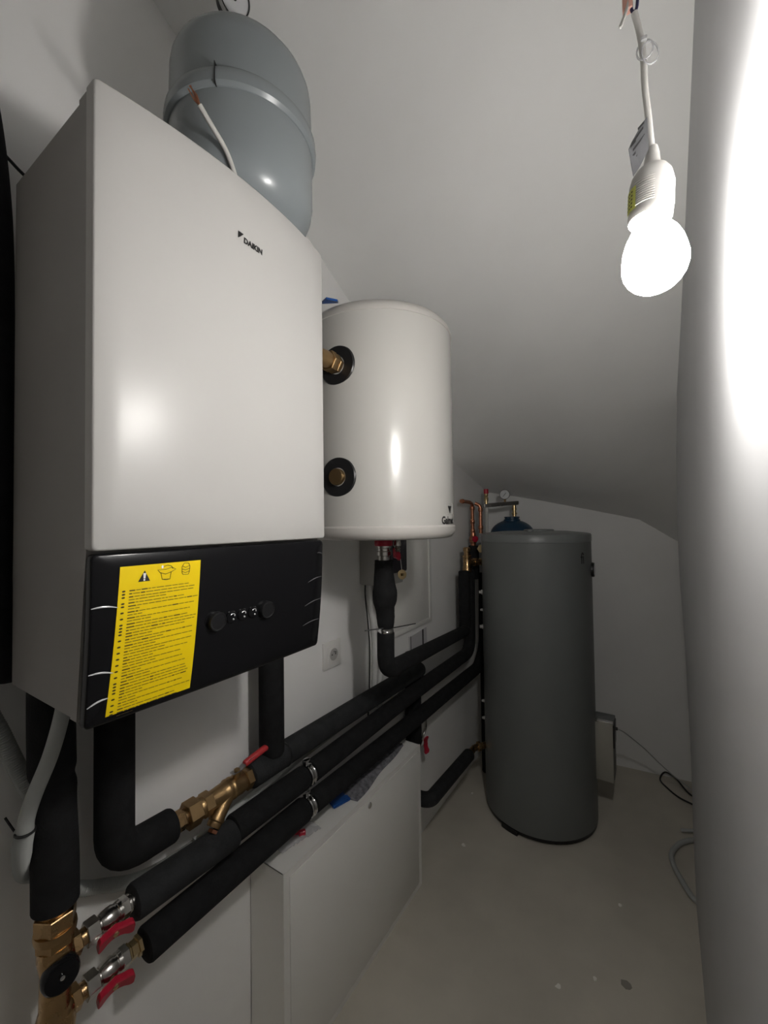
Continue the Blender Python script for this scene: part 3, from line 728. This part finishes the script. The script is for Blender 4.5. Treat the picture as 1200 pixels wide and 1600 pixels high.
# ------------------------------------------------------------------ red-handled ball valves and brass mixing body at the lower left
def butterfly(bm, c, ax, up, L=.031, t=.0065):
    """two-winged handle: c centre, ax along the wings, up its face normal"""
    ax = Vector(ax).normalized(); up = Vector(up).normalized(); s = ax.cross(up).normalized()
    prof_ = [(-1, .009), (-.92, .0130), (-.75, .0138), (-.5, .0105), (-.25, .0098), (0, .0115), (.25, .0098), (.5, .0105), (.75, .0138), (.92, .0130), (1, .009)]
    rows = []
    for u, w in prof_:
        lift = .009*abs(u)**1.3
        for_c = Vector(c)+ax*u*L+up*lift+s*(.006*u)
        rows.append([bm.verts.new(for_c+s*w*a+up*b*t) for a, b in ((-1, -.6), (-.8, -1), (.8, -1), (1, -.6), (1, .6), (.8, 1), (-.8, 1), (-1, .6))])
    for a, b in zip(rows, rows[1:]):
        for k in range(8): bm.faces.new((a[k], a[(k+1) % 8], b[(k+1) % 8], b[k]))
    bm.faces.new(rows[0][::-1]); bm.faces.new(rows[-1])
def ball_valve(z, y0, label, zslope=0.):
    x = .10; t = thing('ball_valve', (x, y0+.05, z-.04), label, 'valve', None)
    ax = Vector((0, 1, zslope)).normalized(); o_ = Vector((x, y0, z))
    bm = BM(); hexnut(bm, o_, ax, .021, .020); lathe(bm, [(.0135, .018), (.0135, .026)], o_, ax, 24); obj('nut', bm, 'nickel', t)
    bm = BM(); lathe(bm, [(.0155, .024), (.0175, .030), (.0185, .038), (.0185, .046), (.0165, .049), (.0165, .052), (.0175, .053), (.0175, .060)], o_, ax, 28); hexnut(bm, o_+ax*.058, ax, .0195, .014)
    bd = obj('valve_body', bm, 'nickel', t)
    bm = BM(); up = Vector((.88, -.12, -.34)).normalized(); c = o_+ax*.042
    tube(bm, [c+up*.012, c+up*.026], .0070, 16); hexnut(bm, c+up*.031, up, .0055, .005); obj('spindle', bm, 'brass_bright', t)
    bm = BM(); butterfly(bm, c+up*.027, ax, up); obj('handle', bm, 'red_paint', t, label='red two-winged handle')
    bm = BM(); lathe(bm, [(.0175, .071), (.0175, .075), (.0155, .077), (.0155, .088), (.019, .089), (.019, .095), (.016, .096)], o_, ax, 6 if z < .7 else 28); obj('end_collar', bm, 'brass_bright' if z < .7 else 'nickel', t)
    return t
ball_valve(.758, .345, 'upper nickel ball valve with a red winged handle at the lower left')
ball_valve(.664, .345, 'lower nickel ball valve with a red winged handle at the lower left')
mv = thing('mixing_valve', (.10, .305, .60), 'brass valve body with a round black knob at the lower left corner', 'valve')
bm = BM(); hexnut(bm, (.100, .301, .812), (0, 0, 1), .031, .026); lathe(bm, [(.023, .805), (.023, .86)], (.10, .301, 0), n=28); obj('upper_nut', bm, 'brass', mv)
bm = BM(); hexnut(bm, (.100, .301, .783), (0, 0, 1), .028, .022); lathe(bm, [(.030, .799), (.031, .806), (.030, .812)], (.10, .301, 0), n=32); obj('union_collar', bm, 'bronze', mv)
bm = BM(); lathe(bm, [(.024, .605), (.028, .62), (.030, .65), (.0225, .68), (.0215, .74), (.026, .765), (.026, .784)], (.10, .301, 0), n=32)
for z in (.758, .664):
    lathe(bm, [(.022, 0), (.0245, .010), (.021, .020), (.017, .024)], (.10, .301, z), (0, 1, 0), 28); hexnut(bm, (.10, .322, z), (0, 1, 0), .0215, .014); lathe(bm, [(.014, .036), (.014, .046)], (.10, .301, z), (0, 1, 0), 24)
lathe(bm, [(.018, 0), (.0225, .012), (.0245, .014)], (.102, .303, .742), (1, -.12, .12), 32)
obj('valve_body', bm, 'brass', mv)
bm = BM(); lathe(bm, [(.0225, .012), (.0265, .014), (.0275, .020), (.0265, .028), (.0235, .032), (.012, .0335), (.006, .0320), (0, .0320)], (.102, .303, .742), (1, -.12, .12), 40); kb = obj('knob', bm, 'black_gloss', mv, label='round glossy black knob')
bm = BM(); lathe(bm, [(.0035, .032), (.0035, .035), (0, .036)], (.102, .303, .742), (1, -.12, .12), 16); obj('screw', bm, 'chrome', kb)
bm = BM(); hexnut(bm, (.100, .301, .588), (0, 0, 1), .030, .022); tube(bm, [(.1, .301, .60), (.1, .301, .0)], .022, 24); obj('lower_tail', bm, 'bronze', mv)

# ------------------------------------------------------------------ conduits
bm = BM(); hose(bm, spline([(.020, .335, .90), (.022, .330, .84), (.024, .345, .806), (.026, .40, .772), (.026, .50, .728), (.026, .68, .722), (.026, .80, .738), (.027, .93, .760), (.028, 1.10, .772), (.028, 1.35, .785), (.028, 1.58, .79)]), .0115)
tag(obj('ribbed_conduit', bm, 'hose_grey', angle=80), 'grey ribbed conduit sweeping along the wall behind the long pipes', 'conduit')
bm = BM(); tube(bm, spline([(.032, .60, .735), (.040, .72, .752), (.050, .84, .772), (.050, .95, .790), (.048, 1.10, .800), (.040, 1.25, .808)]), .0085, 14)
tag(obj('grey_cable', bm, 'cable_grey'), 'smooth grey cable lying between the wall-side pipe and the upper long pipe', 'cable')
bm = BM(); hose(bm, spline([(.018, .36, .795), (.020, .42, .755), (.020, .47, .728), (.022, .55, .700)]), .0105)
tag(obj('short_conduit', bm, 'hose_grey', angle=80), 'second grey ribbed conduit just under the sweeping one, near the brass nuts', 'conduit')
cd = thing('drain_conduit', (.06, .27, .9), 'grey hose leaving the bottom of the unit and diving behind the thick left pipe', 'hose')
bm = BM(); tube(bm, spline([(.150, .300, 1.24), (.158, .288, 1.185), (.152, .275, 1.125), (.142, .258, 1.07), (.136, .250, 1.035), (.134, .249, 1.012)]), .0112, 18); obj('smooth_hose', bm, 'hose_grey', cd)
bm = BM(); tube(bm, [(.134+.0122*math.cos(a), .249+.0122*math.sin(a), 1.014) for a in [2*PI*k/20 for k in range(21)]], .0022, 8); tube(bm, [(.12, .24, 1.014), (.105, .232, 1.035)], .0018, 6); obj('cable_tie', bm, 'cable_black', cd)
bm = BM(); hose(bm, spline([(.132, .249, 1.016), (.110, .252, .975), (.080, .262, .93), (.05, .275, .895), (.03, .30, .87)]), .0125); obj('ribbed_hose', bm, 'hose_grey', cd, angle=80)
bm = BM(); hose(bm, spline([(.03, .150, 1.34), (.032, .205, 1.235), (.032, .236, 1.165), (.030, .262, 1.09), (.028, .283, 1.03), (.024, .31, .97), (.022, .335, .90)]), .0125)
tag(obj('wall_conduit', bm, 'hose_grey', angle=80), 'grey ribbed conduit coming down the wall at the left picture edge', 'conduit')
# conduits below the controller box
for i, (y0, y1, r, m, lab) in enumerate(((1.332, 1.340, .0075, 'cable_black', 'thin black cable dropping from the wall box'), (1.360, 1.376, .0125, 'conduit_light', 'left grey conduit dropping from the wall box'), (1.405, 1.424, .0125, 'conduit_light', 'right grey conduit dropping from the wall box'))):
    bm = BM(); rr_ = .0028 if i == 0 else r
    tube(bm, spline([(.02, y0, 1.26), (.018, y0+.002, 1.20), (.016, y0+.02+.008*i, 1.10), (.016, y1+.022, 1.0), (.016, y1+.02, .90), (.018, y1+.012-.02*(i == 2), .80), (.02, y1, .74)]), rr_, 14)
    tag(obj('drop_cable', bm, m), lab, 'cable')
cbx = thing('wall_controller', (.05, 1.38, 1.25), 'light grey wall box with a dark front under the white cylinder', 'control box')
bm = BM(); box(bm, (0, 1.320, 1.250), (.118, 1.46, 1.50), .006); obj('housing', bm, 'plastic_grey', cbx)
bm = BM(); box(bm, (.116, 1.328, 1.298), (.148, 1.445, 1.43), .010, 3); obj('front_cover', bm, 'dark_lens', cbx, label='dark rounded front cover')

# safety fittings below the white cylinder
sf = thing('thermometer_ball_valve', (.262, 1.096, 1.36), 'red and nickel valve group under the white cylinder with a dangling tag', 'valve')
bm = BM(); lathe(bm, [(.019, 1.372), (.019, 1.388), (.023, 1.390), (.023, 1.402), (.0215, 1.404), (.0215, 1.412), (.024, 1.414), (.024, 1.422)], (.262, 1.096, 0), n=28); lathe(bm, [(.0085, 1.385), (.0085, 1.398), (.011, 1.40), (.008, 1.405), (.011, 1.409), (.008, 1.414), (.0125, 1.418), (.0125, 1.426), (.009, 1.445)], (.285, 1.14, 0), n=24); obj('valve_body', bm, 'nickel', sf)
bm = BM(); lathe(bm, [(.0275, 1.420), (.029, 1.423), (.029, 1.438), (.027, 1.441)], (.262, 1.096, 0), n=16); obj('red_collar', bm, 'red_paint', sf)
bm = BM(); butterfly(bm, (.290, 1.115, 1.392), (-.2, .9, -.1), (1, 0, .1), .026, .004); obj('handle', bm, 'red_paint', sf)
bm = BM(); tube(bm, [(.292, 1.142, 1.405), (.294, 1.146, 1.37), (.296, 1.148, 1.342)], .0008, 6); obj('string', bm, 'plastic_white', sf)
bm = BM(); lathe(bm, [(.0155, -.0008), (.0155, .0008), (.0135, .0012), (0, .0008)], (.296, 1.150, 1.326), (.85, -.5, .1), 28); box(bm, (.297, 1.144, 1.322), (.2995, 1.156, 1.330)); obj('tag_disc', bm, 'brass_bright', sf, label='round pale metal tag')

# ------------------------------------------------------------------ wall fittings
so = thing('wall_socket', (0, 1.145, .985), 'square white power socket on the left wall under the heating unit', 'socket')
bm = BM(); box(bm, (0, 1.098, .982), (.009, 1.192, 1.076), .003); obj('frame', bm, 'plastic_white', so)
bm = BM(); y, z = 1.147, 1.029
box(bm, (.008, y-.028, z-.028), (.0125, y+.028, z+.028), .0015); ins = obj('insert', bm, 'plastic_white', so)
bm = BM(); lathe(bm, [(.0215, .0126), (.0205, .0142), (.0195, .0128), (.018, .0129), (0, .0129)], (0, y, z), (1, 0, 0), 36, cap=False); obj('recess', bm, 'plastic_grey', ins)
bm = BM(); lathe(bm, [(.0025, .012), (.0025, .022), (0, .0235)], (0, y, z+.010), (1, 0, 0), 14); obj('earth_pin', bm, 'steel', ins)
for dy in (-.0095, .0095):
    bm = BM(); lathe(bm, [(.0026, .0129), (.0026, .0132), (0, .0132)], (0, y+dy, z), (1, 0, 0), 14); obj('hole', bm, 'print_black', ins)
ap = thing('access_panel', (0, 1.72, .985), 'white inspection panel set in the left wall behind the pipes', 'access panel')
bm = BM(); y0, y1, z0, z1, w = 1.50, 1.93, .985, 1.60, .022
for lo, hi in (((0, y0, z0), (.008, y0+w, z1)), ((0, y1-w, z0), (.008, y1, z1)), ((0, y0+w, z0), (.008, y1-w, z0+w)), ((0, y0+w, z1-w), (.008, y1-w, z1))): box(bm, lo, hi, .002)
obj('frame', bm, 'plastic_white', ap)
bm = BM(); box(bm, (0, y0+w+.003, z0+w+.003), (.004, y1-w-.003, z1-w-.003), .001); obj('panel_door', bm, 'enamel', ap)
lf = thing('leaflet_pouch', (.004, 1.78, .885), 'small pale document pouch stuck on the wall below the inspection panel', 'document pouch')
bm = BM(); box(bm, (0, 1.700, .87), (.006, 1.875, .962), .001, 1, Matrix.Rotation(math.radians(3), 3, 'X')); obj('pouch', bm, 'paper', lf)
bm = BM(); box(bm, (.006, 1.708, .875), (.0072, 1.712, .958)); obj('dark_edge', bm, 'dark_lens', lf); bm = BM(); box(bm, (.006, 1.825, .875), (.0072, 1.836, .965)); obj('dark_edge', bm, 'dark_lens', lf)
rh = thing('drain_valve', (.06, 1.73, .42), 'tiny red-handled valve on the wall just beyond the cabinet', 'valve')
bm = BM(); butterfly(bm, (.062, 1.735, .465), (0, .35, -1), (1, -.5, 0), .040, .004); obj('handle', bm, 'red_paint', rh)
bm = BM(); tube(bm, spline([(.040, 1.72, .46), (.058, 1.715, .505), (.058, 1.745, .535), (.03, 1.80, .545)]), .0055, 12); obj('elbow', bm, 'nickel', rh)

# ------------------------------------------------------------------ brass, copper and gauges by the tank
sg = thing('safety_valve_tee', (.10, 2.18, 1.22), 'brass tee with cap at the top of the black riser left of the grey tank', 'pipe fitting')
bm = BM(); lathe(bm, [(.024, 1.215), (.024, 1.235), (.021, 1.24), (.021, 1.29), (.025, 1.292), (.025, 1.305), (.016, 1.307), (.016, 1.325), (.020, 1.327), (.020, 1.345), (.014, 1.35)], (.10, 2.185, 0), n=24)
lathe(bm, [(.018, 0), (.018, .045)], (.10, 2.19, 1.265), (.6, .8, 0), 20); hexnut(bm, (.125, 2.223, 1.265), (.6, .8, 0), .024, .022); lathe(bm, [(.016, .06), (.016, .11)], (.10, 2.19, 1.265), (.6, .8, 0), 20)
obj('tee_body', bm, 'brass', sg)
bm = BM(); hexnut(bm, (.15, 2.257, 1.265), (.6, .8, 0), .022, .02); obj('nut', bm, 'brass_bright', sg)
bm = BM(); hexnut(bm, (.135, 2.33, 1.335), (.3, -1, 0), .026, .03); lathe(bm, [(.015, 0), (.015, .05)], (.135, 2.34, 1.335), (.8, .2, 0), 16)
tag(obj('brass_plug', bm, 'brass_bright'), 'brass hexagon plug tucked against the upper left of the grey tank', 'pipe fitting')
# copper pair
ct = thing('copper_pipes', (.10, 2.36, 1.40), 'pair of copper tubes rising beside the grey tank top', 'pipe')
bm = BM(); tube(bm, fillet([(.062, 2.38, 1.42), (.062, 2.38, 1.596), (.075, 2.30, 1.604), (.075, 2.18, 1.606)], .02), .0105, 14); obj('copper_tube', bm, 'copper', ct)
bm = BM(); tube(bm, fillet([(.105, 2.40, 1.42), (.105, 2.40, 1.585), (.075, 2.39, 1.600)], .02), .0105, 14); obj('copper_tube', bm, 'copper', ct)
for x, y, z in ((.062, 2.38, 1.57), (.062, 2.38, 1.49), (.105, 2.40, 1.56), (.105, 2.40, 1.455), (.062, 2.38, 1.435)):
    bm = BM(); lathe(bm, [(.0125, -.011), (.014, -.008), (.014, .008), (.0125, .011)], (x, y, z), (0, 0, 1), 16); obj('solder_joint', bm, 'copper', ct)
bm = BM(); lathe(bm, [(.012, -.01), (.014, 0), (.012, .01)], (.075, 2.20, 1.6055), (0, 1, 0), 16); obj('end_cap', bm, 'copper', ct)
cv = thing('copper_stop_valve', (.065, 2.37, 1.35), 'small stop valve with a red knob below the copper tubes', 'valve')
bm = BM(); lathe(bm, [(.016, 1.345), (.016, 1.362), (.022, 1.366), (.022, 1.40), (.016, 1.405), (.014, 1.425)], (.064, 2.38, 0), n=20); obj('valve_body', bm, 'copper', cv)
bm = BM(); lathe(bm, [(.006, 0), (.006, .02), (.018, .021), (.018, .030), (0, .031)], (.07, 2.365, 1.388), (.7, -.7, 0), 16); obj('knob', bm, 'red_paint', cv)
p = pipe_run('black insulated stub below the copper stop valve', (.066, 2.38, 1.2)); sleeve([(.066, 2.38, 1.348), (.066, 2.38, 1.15)], .031, p, .01)
# silver header with vent, gauge and flexible leg
hd = thing('safety_group_bar', (.2, 2.50, 1.58), 'horizontal nickel bar above the tank carrying a vent and a gauge', 'pipe fitting')
A = Vector((.100, 2.47, 1.587)); B = Vector((.268, 2.62, 1.603)); dd = (B-A).normalized()
bm = BM(); tube(bm, [A, B], .0, 4) if False else None
u = dd.cross(Vector((0, 0, 1))).normalized()
prism(bm, [A+u*.012+Vector((0, 0, -.012)), A-u*.012+Vector((0, 0, -.012)), A-u*.012+Vector((0, 0, .012)), A+u*.012+Vector((0, 0, .012))], B-A)
bmesh.ops.bevel(bm, geom=bm.edges[:], offset=.003, segments=2, affect='EDGES'); obj('bar', bm, 'nickel', hd)
bm = BM(); lathe(bm, [(.010, 1.59), (.010, 1.612), (.013, 1.615), (.013, 1.635), (.010, 1.64), (.012, 1.645), (.012, 1.66)], A+dd*.018-Vector((0, 0, A.z)), n=18); vt = obj('vent', bm, 'brass_bright', hd)
bm = BM(); lathe(bm, [(.0125, 1.658), (.0145, 1.66), (.0145, 1.685), (.011, 1.688)], A+dd*.018-Vector((0, 0, A.z)), n=18); obj('vent_cap', bm, 'red_paint', vt)
bm = BM(); tube(bm, [A+dd*.02-Vector((0, 0, .012)), A+dd*.02-Vector((0, 0, .20))], .0085, 14); lathe(bm, [(.012, -.05), (.012, -.016)], A+dd*.02, n=14); obj('leg_tube', bm, 'cable_white', hd)
bm = BM(); q = B-dd*.026; lathe(bm, [(.0115, -.012), (.0115, -.030), (.0145, -.031), (.0145, -.042), (.011, -.043), (.011, -.058), (.0165, -.059), (.0165, -.068), (.012, -.070), (.012, -.082)], q, n=18); obj('drop_nipple', bm, 'brass_bright', hd)
hg = thing('header_gauge', (.22, 2.56, 1.61), 'small round pressure gauge on the nickel bar behind the grey tank', 'gauge')
q = A+dd*.140; gq = Vector((q.x, q.y-.004, 1.655)); gn = Vector((.22, -.97, -.05))
bm = BM(); lathe(bm, [(.026, -.02), (.030, -.018), (.031, .003), (.0285, .004), (.0285, .0005)], gq, gn, 36); obj('case', bm, 'black_satin', hg)
bm = BM(); lathe(bm, [(.0285, .0006), (0, .0006)], gq, gn, 36, cap=False); obj('dial_face', bm, 'gauge_face', hg)
bm = BM(); tube(bm, [gq+gn*.002+Vector((-.012, 0, -.014)), gq+gn*.002+Vector((.009, 0, .010))], .0013, 6); obj('needle', bm, 'print_black', hg)
bm = BM(); tube(bm, [q+Vector((0, 0, .011)), gq-gn*.008-Vector((0, 0, .02))], .006, 12); obj('stem', bm, 'brass', hg)
bv = thing('blue_expansion_vessel', (.225, 2.655, 1.2), 'dark blue pressure vessel showing above the back rim of the grey tank', 'expansion vessel')
bm = BM(); lathe(bm, dome(.135, .09, 6, False, 1.24)[::-1]+[(.135, 1.25), (.135, 1.40)]+dome(.135, .095, 9, True, 1.405), (.215, 2.665, 0), n=56, cap=False); obj('vessel_shell', bm, 'blue_paint', bv)
bm = BM(); lathe(bm, [(.050, 1.488), (.050, 1.50), (.044, 1.503), (.044, 1.511), (.047, 1.512), (.047, 1.518), (0, 1.519)], (.218, 2.60+.055, 0), n=32); obj('flange', bm, 'blue_paint', bv)

# ------------------------------------------------------------------ hanging lamp
lp = thing('pendant_lamp', (.984, .533, 1.74), 'lit bare bulb in a white holder hanging from its own cable', 'lamp')
LB = Vector((.9845, .533, 1.765)); LT = Vector((.9815, .5275, 1.878)); la = (LT-LB).normalized()
bx = Vector((.984, .5325, 1.770))
axb = (Vector((.9790, .5285, 1.842))-bx).normalized()
bm = BM()
pf = [(0, -.033)]+[(.0315*math.sin(PI*k/12), -.0015-.0315*math.cos(PI*k/12)) for k in range(1, 8)]
pf += [(.0285, .0165), (.0245, .0265), (.0195, .0345), (.0165, .0405), (.0155, .046)]
lathe(bm, pf, bx, axb, 40); obj('bulb', bm, 'bulb', lp, label='glowing opal bulb')
hb = bx+axb*.044; ha = (Vector((.985, .530, 1.886))-hb).normalized()
bm = BM(); lathe(bm, [(.0185, 0), (.0205, .001), (.0212, .008), (.0208, .010), (.0208, .0405), (.0190, .048), (.015, .0545), (.0095, .0575), (.0085, .059), (.0065, .073), (.0048, .080), (0, .080)], hb, ha, 40); ho = obj('bulb_holder', bm, 'holder', lp, label='ribbed white holder')
bm = BM(); u, v = frame(ha)
for k in range(11):
    h = .0125+.0024*k
    for c0 in (0, 120, 240):
        P = [hb+ha*h+(u*math.cos(math.radians(a))+v*math.sin(math.radians(a)))*.0210 for a in range(c0, c0+71, 10)]; tube(bm, P, .0006, 5)
obj('grip_rib', bm, 'holder', ho)
bm = BM(); cd_ = (Vector((.977, 0, 1.493))-hb); cd_ = (cd_-ha*cd_.dot(ha)).normalized(); sd = ha.cross(cd_).normalized()
def onh(a, h, off=.0006):
    dv = (cd_*math.cos(math.radians(a))+sd*math.sin(math.radians(a))); return hb+ha*h+dv*(.0210+off)
sgn = 1 if (onh(60, .02)-hb).x < 0 else -1
for k in range(5):
    a = sgn*(40+9*k); b = sgn*(49+9*k); bm.faces.new([bm.verts.new(q) for q in (onh(a, .010), onh(b, .010), onh(b, .034), onh(a, .034))])
ys_ = obj('sticker', bm, mat('lime', (.50, .52, .10), .5), ho, smooth=False, label='yellow-green sticker')
bm = BM()
for k in range(3):
    a = sgn*(50+10*k)
    for h in (.013, .017, .021, .025, .029): bm.faces.new([bm.verts.new(q) for q in (onh(a, h, .001), onh(a+sgn*6, h, .001), onh(a+sgn*6, h+.0016, .001), onh(a, h+.0016, .001))])
obj('sticker_print', bm, 'print', ys_, smooth=False)
top = hb+ha*.078
cpts = [top, Vector((.9845, .5285, 1.893)), Vector((.9825, .527, 1.925)), Vector((.9800, .524, 1.960)), Vector((.9795, .522, 1.990)), Vector((.9765, .521, 2.020)), Vector((.9725, .518, 2.040))]
bm = BM(); tube(bm, spline(cpts), .0032, 14); cb_ = obj('cable', bm, 'cable_white', lp)
bm = BM(); q = Vector((.9725, .518, 2.040))
for s, dx in ((0, -.003), (1, .003)): tube(bm, spline([q, q+Vector((dx, 0, .010)), q+Vector((dx*1.4, .002, .06)), q+Vector((0, .004, .20)), Vector((.975, .53, zc(.975, .53)-.002))], 6), .0016, 8)
obj('core_wire', bm, mat('blue_core', (.03, .03, .09), .4), cb_)
bm = BM(); box(bm, (q.x-.011, q.y-.004, 2.046), (q.x-.001, q.y+.005, 2.064), .002); obj('terminal', bm, mat('skin_plastic', (.65, .35, .28), .4), cb_)
bm = BM(); tube(bm, spline([(.968, .517, 2.056), (.9635, .515, 2.040), (.9595, .514, 2.030), (.9605, .514, 2.031), (.9655, .515, 2.045), (.968, .516, 2.060)]), .0017, 8); obj('white_core', bm, 'cable_white', cb_)
bm = BM()
for k in range(2):
    tube(bm, [Vector((.9810+.0045*k+.0075*math.cos(a), .5205+.005*math.sin(a+k), 1.996-.006*k+.015*math.sin(a))) for a in [2*PI*i/24 for i in range(25)]], .0009, 6)
box(bm, (.9775, .516, 2.004), (.9835, .520, 2.008), .0008); obj('cable_tie', bm, 'clear', cb_)
bm = BM()
P = [(.9810, .524, 1.925), (.975, .520, 1.915), (.966, .515, 1.897), (.9635, .513, 1.890), (.967, .513, 1.858), (.9735, .518, 1.870), (.9815, .523, 1.888)]
prism(bm, P, (.0004, -.0008, 0)); bmesh.ops.triangulate(bm, faces=[f for f in bm.faces if len(f.verts) > 4])
lb = obj('paper_tag', bm, 'silver_foil', lp, smooth=False, label='crumpled grey foil label')
bm = BM()
nrm = Vector((.35, -.9, 0)).normalized()
for a, b in (((.9655, 1.890), (.9705, 1.897)), ((.9725, 1.909), (.9785, 1.917)), ((.9700, 1.871), (.9790, 1.886)), ((.9665, 1.893), (.9775, 1.911)), ((.9675, 1.886), (.9785, 1.903)), ((.9660, 1.878), (.9700, 1.884)), ((.9690, 1.876), (.9775, 1.892)), ((.9675, 1.869), (.9690, 1.874))):
    def q2(p, dz=0): return Vector((p[0], .513+(p[0]-.9635)*.62-.0016, p[1]+dz))
    bm.faces.new([bm.verts.new(v_) for v_ in (q2(a), q2(b), q2(b, .0028), q2(a, .0028))])
obj('tag_print', bm, 'print_black', lb, smooth=False)

# ------------------------------------------------------------------ camera, world, colour
def look():
    yaw, pitch, roll = math.radians(33.0067), math.radians(1.4308), math.radians(-.7864)
    f = Vector((-math.sin(yaw)*math.cos(pitch), math.cos(yaw)*math.cos(pitch), math.sin(pitch)))
    rt = Vector((math.cos(yaw), math.sin(yaw), 0)); up = rt.cross(f)
    r2 = rt*math.cos(roll)+up*math.sin(roll); u2 = -rt*math.sin(roll)+up*math.cos(roll)
    m = Matrix((r2, u2, -f)).transposed().to_4x4(); m.translation = Vector((.9774, 0, 1.4931))
    return m
cam = bpy.data.cameras.new('camera'); co = bpy.data.objects.new('camera', cam); COL.objects.link(co)
cam.sensor_fit = 'HORIZONTAL'; cam.sensor_width = 36; cam.lens = 651.135/1200*36; cam.clip_start = .01
co.matrix_world = look(); scene.camera = co
w = bpy.data.worlds.new('world'); scene.world = w; w.use_nodes = True
w.node_tree.nodes['Background'].inputs['Color'].default_value = (.5, .55, .6, 1); w.node_tree.nodes['Background'].inputs['Strength'].default_value = .02
scene.cycles.diffuse_bounces = 10; scene.cycles.max_bounces = 14; scene.cycles.sample_clamp_indirect = 40
vs = scene.view_settings; vs.view_transform = 'Standard'; vs.look = 'None'; vs.gamma = 1; vs.exposure = .75; vs.use_curve_mapping = False
